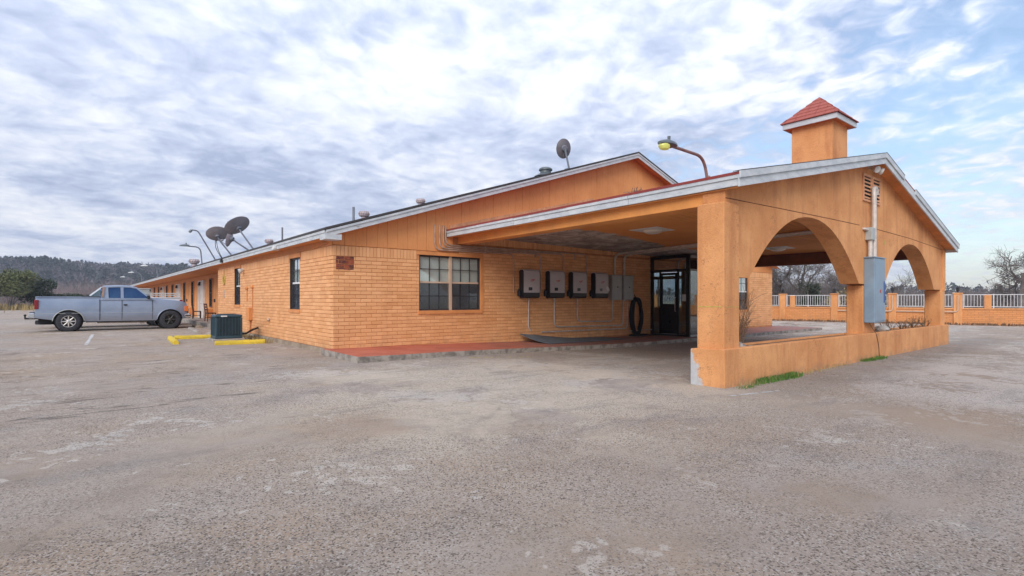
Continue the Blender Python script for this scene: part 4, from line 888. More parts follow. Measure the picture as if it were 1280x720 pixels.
b = MB(); b.box(15.86, 15.93, PVW - .006, PVW + .002, 2.82, 2.93); tag(b.build('sticker', 'yellow_worn', None, (15.9, PVW, 2.82)), 'small faded yellow sticker on the stucco beside the right arch', 'sticker')

# ------------------------------------------------------------------ roof gear
def dish(name, label, foot, centre, rad, axis, sx=1.0, mat='dish', pale=False, lnb=True, up=(0, 0, 1), group=None):
    T = thing(name, foot, label, 'satellite dish', group); c = Vector(centre); ax = Vector(axis).normalized(); f = Vector(foot)
    b = MB(); pr = [(rad * k / 7, .22 * rad * (k / 7) ** 2) for k in range(1, 8)]; prof = [(rad * .02, 0)] + pr + [(rad * 1.015, .225 * rad), (rad * 1.01, .245 * rad), (rad * .99, .245 * rad)] + [(rad * k / 7, .22 * rad * (k / 7) ** 2 + .012) for k in range(6, 0, -1)] + [(rad * .02, .013)]
    b.lathe(prof, c, 28, ax, 1.0, sx, up); b.build('reflector', mat, T, smooth=True)
    b = MB(); hub = c - ax * .10; b.lathe([(.09, 0), (.12, .05), (.10, .11)], hub, 12, ax); b.build('hub', 'pole', T)
    b = MB(); b.tube([f - Vector((0, 0, .03)), f + Vector((0, 0, .04)), f + (hub - f) * .85 + Vector((0, 0, -.02)), hub], .035, 8); b.build('mast', 'pole', T, smooth=True)
    b = MB(); b.box(f.x - .12, f.x + .12, f.y - .12, f.y + .12, f.z - .06, f.z + .015); b.build('foot', 'pole', T)
    if lnb:
        side = Vector(up); side = (side - ax * side.dot(ax)).normalized(); p0 = c - side * rad * .9 + ax * .05; p1 = c + ax * rad * 1.15 - side * rad * .55
        b = MB(); b.tube([hub, p0, p1], .018, 6); b.lathe([(.03, 0), (.045, .03), (.045, .11), (.02, .14)], p1, 10, (c + ax * .1 - p1)); b.build('feed_arm', 'pole', T)
    return T
rz = roof_z
def rp(u, v): return (u, v, roof_z(u) + .052)
dish('satellite_dish', 'largest grey dish on a leaning mast at the long eave, highest of the cluster', rp(5.55, 24.0), (5.05, 24.30, 4.40), .52, (-.30, .55, .72), .98)
dish('satellite_dish', 'wide grey dish tilted flat beside the largest dish on the long eave', rp(5.3, 26.9), (4.78, 27.1, 4.30), .50, (.05, .55, .84), .92)
dish('satellite_dish', 'small pale pink dish seen edge-on between two larger grey dishes', rp(5.7, 25.4), (5.05, 25.65, 4.05), .38, (-.72, .62, .28), .62, 'dish_pale')
b = MB(); b.tube([rp(5.7, 25.4), (5.3, 26.0, 3.85), (4.9, 26.5, 3.65)], .02, 6)
dish('satellite_dish', 'single dark dish standing alone near the main roof ridge', rp(14.1, 14.1), (14.0, 14.25, 7.05), .36, (.42, .88, .20), .78, 'dish_dark')
def turbine(u, v, s, label, squat=False):
    T = thing('roof_vent', rp(u, v), label, 'roof vent'); x, y, z = rp(u, v); z -= .06
    b = MB(); b.lathe([(.16 * s, 0), (.16 * s, .25 * s)], (x, y, z), 14); b.build('stack', 'dish_pale', T)
    b = MB(); b.lathe([(.12 * s, .25 * s), (.26 * s, .32 * s), (.30 * s, .44 * s), (.24 * s, .56 * s), (.1 * s, .60 * s)], (x, y, z), 18)
    h = b.build('turbine_head', 'dish_pale', T)
    b = MB()
    for k in range(14):
        t = k * 2 * math.pi / 14; b.tube([(x + math.cos(t) * .24 * s, y + math.sin(t) * .24 * s, z + .30 * s), (x + math.cos(t + .2) * .31 * s, y + math.sin(t + .2) * .31 * s, z + .44 * s), (x + math.cos(t + .4) * .24 * s, y + math.sin(t + .4) * .24 * s, z + .57 * s)], .012 * s, 4)
    b.build('fins', 'rust', h)
turbine(6.75, 15.6, .55, 'small pink turbine vent beside a thin pipe on the front slope'); turbine(5.5, 21.4, .5, 'tiny turbine vent on the eave beside the dish cluster'); turbine(6.2, 43.5, 1.1, 'white turbine vent far along the room wing')
turbine(8.6, 15.4, .5, 'squat turbine vent higher up the gable slope')
def pipe_vent(u, v, h, r, label, cap=False, mat='pole'):
    x, y, z = rp(u, v); b = MB(); b.lathe([(r, -.08), (r, h)] + ([(r * 1.25, h), (r * 1.25, h + .05), (r * .9, h + .1)] if cap else [(r * .8, h)]), (x, y, z), 14); b.lathe([(r * 2.2, -.07), (r * 1.1, .06)], (x, y, z), 12)
    tag(b.build('roof_pipe' if not cap else 'roof_vent', mat, None, (x, y, z), smooth=True), label, 'roof vent' if cap else 'roof pipe')
pipe_vent(6.25, 15.2, .45, .035, 'thin plumbing pipe on the front slope beside the pink turbine'); pipe_vent(5.5, 19.7, .5, .03, 'thin plumbing pipe on the long eave past the corner'); pipe_vent(13.2, 14.4, .16, .20, 'fat grey capped vent stack beside the lone dish', True, 'lamp_head')
def roof_lamp(base, reach, rise, label, mat='pole', head='lamp_head', r=.03, hs=1.0, lens=None, direction=(-1, 0, 0), bare=False, droop=.12):
    T = thing('roof_lamp', base, label, 'lamp', 'lamps on curved arms along the roof edge'); p = Vector(base); d = Vector(direction).normalized()
    if bare: pts = fillet([p, p + d * reach * .75 + Vector((0, 0, rise)), p + d * reach + Vector((0, 0, rise + .02))], .25, 7)
    else: pts = fillet([p - Vector((0, 0, .08)), p + d * reach * .13 + Vector((0, 0, rise)), p + d * reach + Vector((0, 0, rise + .02))], .42, 10)
    b = MB(); b.tube(pts, r, 8); b.build('arm', mat, T, smooth=True)
    b = MB(); b.lathe([(r * 2.6, -.06), (r * 2.2, .02), (r * 1.3, .06)], p, 10); b.build('flange', mat, T)
    e = pts[-1]; h = MB(); L = .5 * hs
    if bare:
        h.lathe([(.03, 0), (.06, .03), (.06, .12), (.02, .16)], e, 8, (-.6, 0, -.8)); h.build('socket', head, T); return T
    s = d.cross(Vector((0, 0, 1))); n = 9; rings = []
    for i in range(n):
        t = i / (n - 1); w = .13 * hs * math.sin(math.pi * min(1, .22 + t * .72)) ** .7 + .01; hh = .10 * hs * math.sin(math.pi * min(1, .25 + t * .70)) ** .8 + .008; rings.append((e + d * (L * t - .05), w, hh))
    i0 = 0
    for (c, w, hh) in rings:
        for k in range(10):
            a = 2 * math.pi * k / 10; h.v.append(tuple(c + s * math.cos(a) * w + Vector((0, 0, max(-.02 * hs, math.sin(a) * hh)))))
    for i in range(n - 1):
        for k in range(10): h.f.append((i * 10 + k, i * 10 + (k + 1) % 10, (i + 1) * 10 + (k + 1) % 10, (i + 1) * 10 + k))
    h.f.append(tuple(range(9, -1, -1))); h.f.append(tuple((n - 1) * 10 + k for k in range(10))); hd = h.build('head', head, T, smooth=True)
    q = MB(); q.lathe([(.03 * hs, .02), (.035 * hs, .14 * hs)], e + d * .10 * hs + Vector((0, 0, .05 * hs)), 8); q.build('photocell', head, hd)
    if lens:
        q = MB(); q.lathe([(.115 * hs, 0), (.12 * hs, .05 * hs), (.09 * hs, .10 * hs), (.03 * hs, .12 * hs)], e + d * .27 * hs + Vector((0, 0, -.012 * hs)), 14, (0, 0, -1), 1.25, .9, d); q.build('lens', lens, hd, smooth=True)
    return T
ez = EZ + .03
roof_lamp((9.05, 5.42, pz(9.05, 5.42) + .04), 1.14, .39, 'yard lamp with yellow lens on a rusty curved arm above the portico', 'pole_rust', 'lamp_head', .028, .8, 'lens')
roof_lamp((4.8, 31.2, ez + .04), 0.62, .86, 'grey lamp on a curved arm at the eave, next after the headless arm', 'pole', 'lamp_head', .032, .85)
roof_lamp((4.8, 27.7, ez + .04), 0.95, 1.30, 'headless thin lamp arm leaning out beside the dish cluster', 'pole', 'lamp_head', .03, bare=True)
roof_lamp((4.8, 51.5, ez + .04), 0.75, .82, 'pale lamp on a thin arm, above the second pair of room doors', 'pole', 'lamp_pale', .045, .95)
roof_lamp((4.8, 66.0, ez + .04), 0.75, .85, 'pale lamp on a thin arm, above the third pair of room doors', 'pole', 'lamp_pale', .045, .95)
roof_lamp((4.8, 80.0, ez + .04), 0.75, .85, 'pale lamp on a thin arm, last along the room wing', 'pole', 'lamp_pale', .045, .95)
b = MB(); b.bbox(4.62, 4.82, 25.55, 25.8, EZ - .16, EZ + .02, .02); tag(b.build('junction_box', 'black_plastic', None, (4.7, 25.6, EZ - .16)), 'small black box on the white eave fascia below the dish cluster', 'electrical box')
b = MB(); b.tube(fillet([(4.9, 26.9, 3.28), (4.6, 26.6, 3.7), (4.7, 27.15, 4.1)], .3), .014, 5); b.tube(fillet([(4.95, 27.0, 3.28), (4.75, 26.8, 3.6), (4.72, 27.15, 4.15)], .3), .014, 5); tag(b.build('cable', 'rubber', None, (4.9, 26.9, 3.28)), 'black cables looping down from the tilted dish to the roof', 'cable')
def nest():
    rnd = random.Random(4); b = MB(); c = Vector((14.4, 12.9, pz(14.4, 12.9) + .06))
    c = Vector((13.6, 10.6, pz(13.6, 10.6) + .05))
    for k in range(46):
        a = rnd.random() * 6.28; p = c + Vector((math.cos(a) * .3 * rnd.random(), math.sin(a) * .3 * rnd.random(), rnd.random() * .06)); d = Vector((rnd.gauss(0, 1), rnd.gauss(0, 1), rnd.gauss(0.25, .4))).normalized() * .2; b.tube([p - d * .5, p + d], .008, 3)
    tag(b.build('leaf_litter', 'twig', None, tuple(c)), 'small dark clump of twigs caught on the portico roof', 'twigs')
nest()

# ------------------------------------------------------------------ pickup trucks (local frame: x forward, y left, z up, origin under the rear axle)
def pickup(loc, rz_, paint, label, rear_rim, front_rim, glass, extras, detail=True):
    T = thing('pickup_truck', loc, label, 'pickup truck', local=True, rz=rz_)
    WB = 3.81; W = .96; XR, XF = -1.12, WB + .72; RW = .445
    def side_profile():
        # closed outline of the lower body in x,z with wheel arches cut in
        o = [(XR, .62), (XR + .02, 1.40), (XR + .05, 1.47), (1.10, 1.49)]
        o += [(1.12, 1.47), (3.13, 1.44), (3.3, 1.43), (3.9, 1.36), (4.35, 1.28), (XF - .03, 1.20), (XF + .01, 1.02), (XF, .70), (XF - .06, .52)]
        def arc(c, r, a0, a1, n=10): return [(c + r * math.cos(R(a0 + (a1 - a0) * i / n)), .43 + r * math.sin(R(a0 + (a1 - a0) * i / n)) * .98) for i in range(n + 1)]
        o += [(WB + .54, .46)] + arc(WB, .53, 8, 172) + [(WB - .56, .42), (.57, .43)] + arc(0, .53, 8, 172) + [(-.56, .52)]
        return o
    b = MB(); prof = side_profile(); n = len(prof)
    # lofted across the width so that the sides tuck in at the rocker and at the shoulder
    secs = []
    for y, k in ((-W, 0), (-W * .93, 1), (W * .93, 1), (W, 0)):
        secs.append([(x, y if z < 1.35 else y * (.97 if k == 0 else 1.0), z if k == 0 else z + (.035 if z > 1.15 else 0)) for x, z in prof])
    for sec in secs: b.v += sec
    for s_ in range(3):
        for i in range(n): j = (i + 1) % n; b.f.append((s_ * n + i, s_ * n + j, (s_ + 1) * n + j, (s_ + 1) * n + i))
    b.f.append(tuple(reversed(range(n)))); b.f.append(tuple(3 * n + i for i in range(n)))
    body = b.build('body', paint, T)
    bm = bmesh.new(); bm.from_mesh(body.data); bmesh.ops.triangulate(bm, faces=bm.faces)
    for zc in (.55, .66, .78, .84, .95, 1.06, 1.17, 1.28, 1.36, 1.42): bmesh.ops.bisect_plane(bm, geom=bm.verts[:] + bm.edges[:] + bm.faces[:], plane_co=(0, 0, zc), plane_no=(0, 0, 1))
    for v in bm.verts:
        if abs(v.co.y) > W * .9:
            z = v.co.z; f = .085 * max(0, (.80 - z) / .4) ** 1.6 + .055 * max(0, (z - 1.0) / .45) ** 2.0 + (.010 if .79 < z < .9 else 0)
            f += .10 * sm(v.co.x, 3.9, 4.6) ** 2
            v.co.y -= math.copysign(f, v.co.y)
    bmesh.ops.recalc_face_normals(bm, faces=bm.faces); bm.to_mesh(body.data); bm.free()
    body.data.polygons.foreach_set('use_smooth', [True] * len(body.data.polygons)); body.data.set_sharp_from_angle(angle=R(32))
    # open bed: dark floor recess on top
    q = MB(); q.box(XR + .12, 1.02, -W + .14, W - .14, 1.512, 1.53); q.build('bed_liner', 'under', T)
    q = MB()
    for y in (-W + .055, W - .145): q.bbox(XR + .03, 1.1, y, y + .09, 1.49, 1.54, .02)
    q.bbox(XR + .02, XR + .11, -W + .13, W - .13, 1.46, 1.545, .012); q.build('bed_rail', paint, T)
    # cab: roof and pillars as one shell with open windows
    def cab_pt(x, z): return x, z
    inset = .16; zr = 2.02; zb = 1.45
    def yy(z): return W - .03 - inset * (z - zb) / (zr - zb)
    Lo = [(1.13, zb), (3.12, zb)]; Up = [(1.20, zr), (2.42, zr)]
    roof = MB(); rr = []
    for x, z, e in ((1.20, zr - .02, 0), (1.26, zr + .03, 0), (1.8, zr + .06, 0), (2.2, zr + .05, 0), (2.44, zr - .0, 0)): rr.append([(x, -yy(zr) - .01, z - .045), (x, -yy(zr) + .06, z), (x, 0, z + .02), (x, yy(zr) - .06, z), (x, yy(zr) + .01, z - .045)])
    for r_ in rr: roof.v += r_
    for i in range(4):
        for j in range(4): roof.f.append((i * 5 + j, i * 5 + j + 1, (i + 1) * 5 + j + 1, (i + 1) * 5 + j))
    m0 = len(roof.v)
    for r_ in rr: roof.v += [(x, y, z - .05) for x, y, z in r_]
    for i in range(4):
        for j in range(4): roof.f.append((m0 + i * 5 + j, m0 + (i + 1) * 5 + j, m0 + (i + 1) * 5 + j + 1, m0 + i * 5 + j + 1))
    for i in range(4): roof.f += [(i * 5, (i + 1) * 5, m0 + (i + 1) * 5, m0 + i * 5), (i * 5 + 4, m0 + i * 5 + 4, m0 + (i + 1) * 5 + 4, (i + 1) * 5 + 4)]
    for j in range(4): roof.f += [(j, m0 + j, m0 + j + 1, j + 1), (20 + j, 20 + j + 1, m0 + 20 + j + 1, m0 + 20 + j)]
    cab = roof.build('cab_roof', paint, T, smooth=True)
    pil = MB(); t = .06
    def pillar(x0a, x0b, x1a, x1b, s):
        ya, yb = yy(zb) * s, yy(zr) * s; d = -t * s
        pil.hexa([(x0a, ya, zb - .06), (x0b, ya, zb - .06), (x0b, ya + d, zb - .06), (x0a, ya + d, zb - .06), (x1a, yb, zr), (x1b, yb, zr), (x1b, yb + d, zr), (x1a, yb + d, zr)])
    for s in (-1, 1): pillar(1.13, 1.42, 1.20, 1.40, s); pillar(1.86, 1.98, 1.86, 1.97, s); pillar(3.04, 3.16, 2.36, 2.45, s)
    for s in (-1, 1):
        pil.hexa([(1.2, yy(zb) * s, zb - .06), (3.1, yy(zb) * s, zb - .06), (3.1, (yy(zb) - t) * s, zb - .06), (1.2, (yy(zb) - t) * s, zb - .06), (1.2, yy(zb) * s * .998, zb + .03), (3.06, yy(zb) * s * .998, zb + .03), (3.06, (yy(zb) - t) * s, zb + .03), (1.2, (yy(zb) - t) * s, zb + .03)])
    pil.build('pillars', paint, T)
    gl = 0
    def side_glass(x0a, x0b, x1a, x1b, s, name, mat):
        ya, yb = (yy(zb) - .02) * s, (yy(zr) - .02) * s; d = -.006 * s; g = MB(); g.hexa([(x0a, ya, zb + .031), (x0b, ya, zb + .031), (x0b, ya + d, zb + .031), (x0a, ya + d, zb + .031), (x1a, yb, zr - .052), (x1b, yb, zr - .052), (x1b, yb + d, zr - .052), (x1a, yb + d, zr - .052)]); g.build(name, mat, T)
    for s in (-1, 1): side_glass(1.44, 1.85, 1.42, 1.85, s, 'quarter_window', glass); side_glass(1.99, 2.98, 1.985, 2.38, s, 'door_window', glass)
    g = MB(); g.hexa([(3.07, -.86, zb), (3.09, -.86, zb), (3.09, .86, zb), (3.07, .86, zb), (2.41, -.71, zr - .05), (2.43, -.71, zr - .05), (2.43, .71, zr - .05), (2.41, .71, zr - .05)]); g.build('windscreen', glass, T)
    g = MB(); g.box(1.16, 1.17, -.78, .78, zb + .02, zr - .07); g.build('rear_window', glass, T)
    s_ = MB(); s_.bbox(1.35, 1.6, -.7, .7, 1.2, 1.78, .04); s_.bbox(2.2, 2.4, -.72, -.22, 1.2, 1.85, .05); s_.bbox(2.2, 2.4, .22, .72, 1.2, 1.85, .05); s_.bbox(2.85, 3.05, -.8, .8, 1.2, 1.5, .03); s_.build('seats', 'brown', T)
    # panel gaps, door, handle, moulding, mirrors
    for s in (-1, 1):
        d = MB(); y = s * (W + .001); e = s * .006
        def strip(x0, x1, z0, z1): d.box(x0, x1, min(y, y + e), max(y, y + e), z0, z1)
        
        def gap(x0, x1, zs):
            for za, zb_ in zip(zs, zs[1:]):
                f0, f1 = [W - (.085 * max(0, (.80 - q) / .4) ** 1.6 + .055 * max(0, (q - 1.0) / .45) ** 2.0 + (.010 if .79 < q < .9 else 0)) for q in (za, zb_)]
                d.hexa([(x0, s * (f0 - .02), za), (x1, s * (f0 - .02), za), (x1, s * (f0 + .003), za), (x0, s * (f0 + .003), za), (x0, s * (f1 - .02), zb_), (x1, s * (f1 - .02), zb_), (x1, s * (f1 + .003), zb_), (x0, s * (f1 + .003), zb_)])
        zz = [.47, .55, .66, .78, .84, .95, 1.06, 1.17, 1.28, 1.36, 1.42]; gap(1.08, 1.105, zz); gap(1.90, 1.915, zz); gap(3.075, 3.088, zz); d.build('door_gap', 'under', T)
        h = MB(); h.bbox(1.97, 2.11, min(y, y + s * .03), max(y, y + s * .03), 1.14, 1.20, .006); h.build('door_handle', 'black_plastic', T)
        mo = MB(); mo.box(-1.05, 3.25, min(y, y + s * .004), max(y, y + s * .004), .80, .815); mo.build('body_molding', 'steel_grey', T)
        mi = MB(); mi.bbox(2.86, 2.98, min(s * (W + .02), s * (W + .20)), max(s * (W + .02), s * (W + .20)), 1.44, 1.62, .02); mi.tube([(2.95, s * (W - .05), 1.44), (2.93, s * (W + .06), 1.48)], .025, 6); mi.build('mirror', 'black_plastic', T)
        tl = MB(); tl.bbox(XR - .012, XR + .13, min(s * (W - .16), s * (W + .012)), max(s * (W - .16), s * (W + .012)), 1.0, 1.40, .012); tl.build('tail_lamp', 'tail_red', T)
        am = MB(); am.bbox(XF - .13, XF + .02, min(s * (W - .22), s * (W + .008)), max(s * (W - .22), s * (W + .008)), .84, 1.10, .012); am.build('turn_lamp', 'amber', T)
        hl = MB(); hl.bbox(XF - .06, XF + .02, min(s * .45, s * .73), max(s * .45, s * .73), .88, 1.08, .012); hl.build('headlamp', 'light_dome', T)
    gr = MB(); gr.bbox(XF - .03, XF + .03, -.44, .44, .82, 1.10, .01); gr.build('grille', 'black_plastic', T)
    bp = MB(); bp.bbox(XF - .14, XF + .14, -W - .02, W + .02, .50, .72, .04); bp.build('front_bumper', 'chrome', T)
    bp = MB(); bp.box(XF - .10, XF + .145, -W - .025, W + .025, .60, .65); bp.build('bumper_strip', 'black_plastic', T)
    bp = MB(); bp.bbox(XR - .20, XR + .02, -W + .02, W - .02, .60, .84, .03); bp.build('rear_bumper', 'chrome', T)
    bp = MB(); bp.box(XR - .17, XR + .30, -W - .0 + .06, W - .06, .842, .868); bp.build('bumper_step', 'black_plastic', T)
    bp = MB(); bp.tube([(XR + .3, 0, .58), (XR - .38, 0, .58)], .04, 8); bp.lathe([(.03, 0), (.03, .1), (.05, .13), (.035, .18)], (XR - .36, 0, .58), 10); bp.build('tow_hitch', 'under', T)
    un = MB(); un.box(XR + .1, XF - .2, -.62, .62, .40, .62); un.box(.6, WB - .6, -.86, .86, .38, .46); un.tube([(0, -.8, .43), (0, .8, .43)], .09, 8); un.tube([(WB, -.8, .43), (WB, .8, .43)], .07, 8); un.build('underbody', 'under', T)
    if detail:
        un = MB(); un.lathe([(.15, -.1), (.36, -.09), (.385, 0), (.36, .09), (.15, .1)], (-.78, 0, .40), 18); un.build('spare_tyre', 'tyre', T)
    for x, rim in ((0, rear_rim), (WB, front_rim)):
        # wheel well liner
        for s in (-1, 1):
            w = MB(); yc = s * (W - .13); prof = [(.26, -.13), (.36, -.14), (.42, -.125), (RW - .004, -.10), (RW, -.05), (RW, .05), (RW - .004, .10), (.42, .125), (.36, .14), (.26, .13), (.25, 0), (.26, -.13)]
            w.lathe(prof, (x, yc, RW), 28, (0, 1, 0), cap=False); ty = w.build('wheel', 'tyre', T, smooth=True)
            tr = MB()
            for k in range(36):
                a = 2 * math.pi * k / 36
                for o_ in (-.07, .02): c = Vector((x + math.cos(a) * RW, yc + o_ + .025, RW + math.sin(a) * RW)); tx = Vector((-math.sin(a), 0, math.cos(a))) * .022; nn = Vector((math.cos(a), 0, math.sin(a))) * .009; yv = Vector((0, .038, 0)); tr.hexa([c - tx - yv - nn, c + tx - yv - nn, c + tx + yv - nn, c - tx + yv - nn, c - tx - yv + nn, c + tx - yv + nn, c + tx + yv + nn, c - tx + yv + nn])
            tr.build('tread', 'tyre', ty)
            q = MB(); q.lathe([(.268, .10), (.268, .122), (.25, .128), (.232, .10), (.228, .06)], (x, yc, RW), 24, (0, s, 0), cap=False); q.build('rim', rim, ty, smooth=True)
            q = MB()
            for k in range(8 if rim == 'alloy' else 6):
                a = 2 * math.pi * k / (8 if rim == 'alloy' else 6); c0 = Vector((x + math.cos(a) * .05, yc + s * .095, RW + math.sin(a) * .05)); c1 = Vector((x + math.cos(a) * .24, yc + s * .112, RW + math.sin(a) * .24)); q.tube([c0, c1], .034, 6, .022)
            q.lathe([(.075, .06), (.075, .12), (.05, .14), (.01, .145)], (x, yc, RW), 14, (0, s, 0)); q.build('spokes', rim, ty, smooth=True)
            br = MB(); br.lathe([(.24, .0), (.24, .04)], (x, yc, RW), 16, (0, s, 0)); br.build('brake_drum', 'under', ty)
            if not detail: pass
        wl = MB()
        for s in (-1, 1): wl.lathe([(.51, 0), (.515, .14), (.4, .15)], (x, s * (W - .30), .44), 20, (0, -s, 0))
        wl.build('wheel_liner', 'under', T)
        if detail:
            for s in (-1, 1):
                ar = MB(); pts = [(x + .545 * math.cos(R(a)), s * (W + .006), .43 + .535 * math.sin(R(a))) for a in range(5, 176, 10)]; ar.tube(pts, .018, 6); ar.build('arch_lip', paint if x else 'steel_grey', T, smooth=True)
    if extras: extras(T, W, XR, XF)
    return T
def blue_extras(T, W, XR, XF):
    q = MB()
    for s in (-1,): q.bbox(1.14, 1.40, -W + .0, -W + .018, 1.52, 1.94, .004)
    b = MB(); b.hexa([(1.14, -.955, 1.53), (1.23, -.955, 1.53), (1.23, -.93, 1.53), (1.14, -.93, 1.53), (1.20, -.815, 2.0), (1.28, -.815, 2.0), (1.28, -.79, 2.0), (1.20, -.79, 2.0)]); b.build('bare_pillar_patch', 'rust', T)
    b = MB(); b.bbox(.45, 1.1, -.9, -.62, 1.545, 1.575, .008); b.build('tool_tray', 'under', T)
    b = MB(); b.tube([(1.0, -.5, .36), (2.9, -.5, .34)], .035, 8); b.tube([(2.5, -.7, .40), (2.62, -.72, .29), (2.75, -.72, .29), (2.8, -.7, .40)], .02, 6); b.build('exhaust_pipe', 'galv', T)
def white_extras(T, W, XR, XF):
    b = MB()
    for y in (-.86, .86):
        for x in (-1.0, -.35, .3, .95): b.tube([(x, y, 1.5), (x, y, 1.74)], .025, 6)
        for z in (1.64, 1.74): b.tube([(-1.05, y, z), (1.0, y, z)], .025, 6)
    for x in (-1.0, .0, .95): b.tube([(x, -.86, 1.74), (x, .86, 1.74)], .025, 6)
    b.build('bed_rack', 'lamp_pale', T)
    b = MB(); b.bbox(.35, .95, -.8, .8, 1.535, 1.96, .02); o = b.build('tool_box', 'steel_grey', T); b = MB(); b.bbox(.32, .98, -.83, .83, 1.961, 2.0, .01); b.build('lid', 'lamp_pale', o)
pickup((-.45, 31.56, 0), 0, 'truck_blue', 'faded blue silver extended cab pickup truck parked nose-in to the motel porch', 'alloy', 'dark_rim', 'carglass', blue_extras)
pickup((3.18, 35.05, 0), math.pi, 'truck_white', 'white pickup with bed rack backed in behind the faded blue pickup', 'alloy', 'alloy', 'carglass_teal', white_extras, True)

# ------------------------------------------------------------------ condenser, kerbs, porch furniture
def condenser():
    u0, v0, s = 3.50, 20.25, .84; T = thing('air_conditioner', (u0 + s / 2, v0 + s / 2, 0), 'dark teal outdoor air conditioner standing on a pad beside yellow kerbs', 'air conditioner'); u1, v1 = u0 + s, v0 + s; g = .08
    b = MB(); b.bbox(u0 - .10, u1 + .06, v0 - .10, v1 + .10, -.05, g, .015); b.build('pad', 'concrete', T)
    b = MB(); b.bbox(u0, u1, v0, v1, g, g + .10, .02); b.bbox(u0, u1, v0, v1, .80, .90, .03); b.build('casing', 'ac_green', T)
    for x, y in ((u0, v0), (u1 - .07, v0), (u0, v1 - .07), (u1 - .07, v1 - .07)): b = MB(); b.box(x + .003, x + .067, y + .003, y + .067, g + .1, .8); b.build('corner_post', 'ac_green', T)
    b = MB(); b.box(u0 + .05, u1 - .05, v0 + .05, v1 - .05, g + .1, .8); b.build('coil', 'ac_fin', T)
    for k in range(20):
        z = g + .115 + k * .0305; b = MB(); a, c = .012, .03
        b.box(u0 + .07, u1 - .07, v0 + a, v0 + c, z, z + .014); b.box(u0 + .07, u1 - .07, v1 - c, v1 - a, z, z + .014); b.box(u0 + a, u0 + c, v0 + .07, v1 - .07, z, z + .014); b.box(u1 - c, u1 - a, v0 + .07, v1 - .07, z, z + .014); b.build('louvre', 'ac_green', T)
    b = MB()
    for k in range(7): x = u0 + .07 + (k + .5) * (s - .14) / 7; b.box(x - .008, x + .008, v0 + .004, v0 + .012, g + .1, .8); y = v0 + .07 + (k + .5) * (s - .14) / 7; b.box(u0 + .004, u0 + .012, y - .008, y + .008, g + .1, .8)
    b.build('guard_bars', 'ac_green', T)
    b = MB()
    for k in range(1, 6): r = .06 * k; b.tube([(u0 + s / 2 + r * math.cos(t), v0 + s / 2 + r * math.sin(t), .915) for t in [i * math.pi / 10 for i in range(21)]], .006, 4)
    b.build('fan_grille', 'ac_fin', T); b = MB(); b.box(u0 + .17, u0 + .36, v0 - .004, v0 + .001, .83, .87); b.build('label_plate', 'label_white', T)
    b = MB(); b.tube(fillet([(u1 - .02, v0 + .3, .25), (u1 + .15, v0 + .32, .2), (u1 + .4, v0 + .5, .32), (UC - .02, v0 + .9, .38)], .12), .035, 7); b.build('refrigerant_line', 'rubber', T, smooth=True)
condenser()
def kerb(a, b_, label, mat='yellow', w=.15, h=.13, group=None, name='parking_kerb'):
    a, b_ = Vector((a[0], a[1], 0)), Vector((b_[0], b_[1], 0)); d = (b_ - a); L = d.length; ang = math.atan2(d.y, d.x)
    m = MB(); m.prism([(-w / 2, -.03), (w / 2, -.03), (w / 2, h * .55), (w * .28, h), (-w * .28, h), (-w / 2, h * .55)], 0, L, 'x')
    n = 12; v = []; m2 = MB()
    pr = [(-w / 2, -.03), (w / 2, -.03), (w / 2, h * .5), (w * .30, h), (-w * .30, h), (-w / 2, h * .5)]; rnd = random.Random(int(a.x * 100))
    for i in range(n + 1):
        for (y, z) in pr: j = .008 if z > 0 else 0; m2.v.append((L * i / n, y + rnd.uniform(-j, j), z + rnd.uniform(-j, j)))
    for i in range(n):
        for k in range(6): m2.f.append((i * 6 + k, i * 6 + (k + 1) % 6, (i + 1) * 6 + (k + 1) % 6, (i + 1) * 6 + k))
    m2.f.append(tuple(range(5, -1, -1))); m2.f.append(tuple(n * 6 + k for k in range(6)))
    o = m2.build(name, mat); o.location = (a.x, a.y, gz(a.x, a.y)); o.rotation_euler = (0, 0, ang); return tag(o, label, 'kerb', group)
kerb((2.32, 19.75), (2.44, 22.35), 'short yellow kerb pointing away from the wall, on the truck side of the condenser', group='yellow kerbs round the condenser')
kerb((2.56, 22.32), (4.3, 22.1), 'yellow kerb behind the condenser, on the porch side', group='yellow kerbs round the condenser')
kerb((3.22, 18.72), (4.62, 18.5), 'yellow kerb in front of the condenser, on the gable side', group='yellow kerbs round the condenser')
kerb((3.95, 28.9), (3.75, 25.2), 'worn bare concrete wheel stop by the front wheel of the blue truck', 'concrete', .17, .12)
kerb((4.55, 30.0), (4.55, 32.2), 'dark stained wheel stop under the nose of the blue truck', 'footing', .17, .12)
kerb((4.1, 25.1), (4.95, 26.2), 'broken concrete piece lying beside the porch step', 'concrete', .2, .07)
def chair(loc, rz_, mat, label):
    T = thing('porch_chair', loc, label, 'chair', local=True, rz=rz_); 
    b = MB(); b.bbox(-.23, .23, -.22, .22, .43, .49, .015); b.build('seat', 'brown', T)
    for x in (-.2, .2):
        b = MB(); b.tube([(x, -.2, 0), (x, -.2, .44)], .025, 6); b.build('leg', mat, T)
        b = MB(); b.tube([(x, .22, 0), (x, .2, .45), (x, .27, 1.0)], .025, 6); b.build('back_leg', mat, T)
        b = MB(); b.tube([(x, -.2, .2), (x, .2, .2)], .016, 5); b.build('stretcher', mat, T)
    for z in (.66, .8, .95): b = MB(); b.box(-.2, .2, .225 + (z - .66) * .12, .25 + (z - .66) * .12, z - .045, z + .045); b.build('back_slat', mat, T)
chair((5.62, 33.9, .19), R(100), 'wood_red', 'dark red wooden chair on the porch beside the first room doors'); chair((5.75, 39.3, .19), R(75), 'brown', 'dark brown chair on the porch further along, beyond the red one')

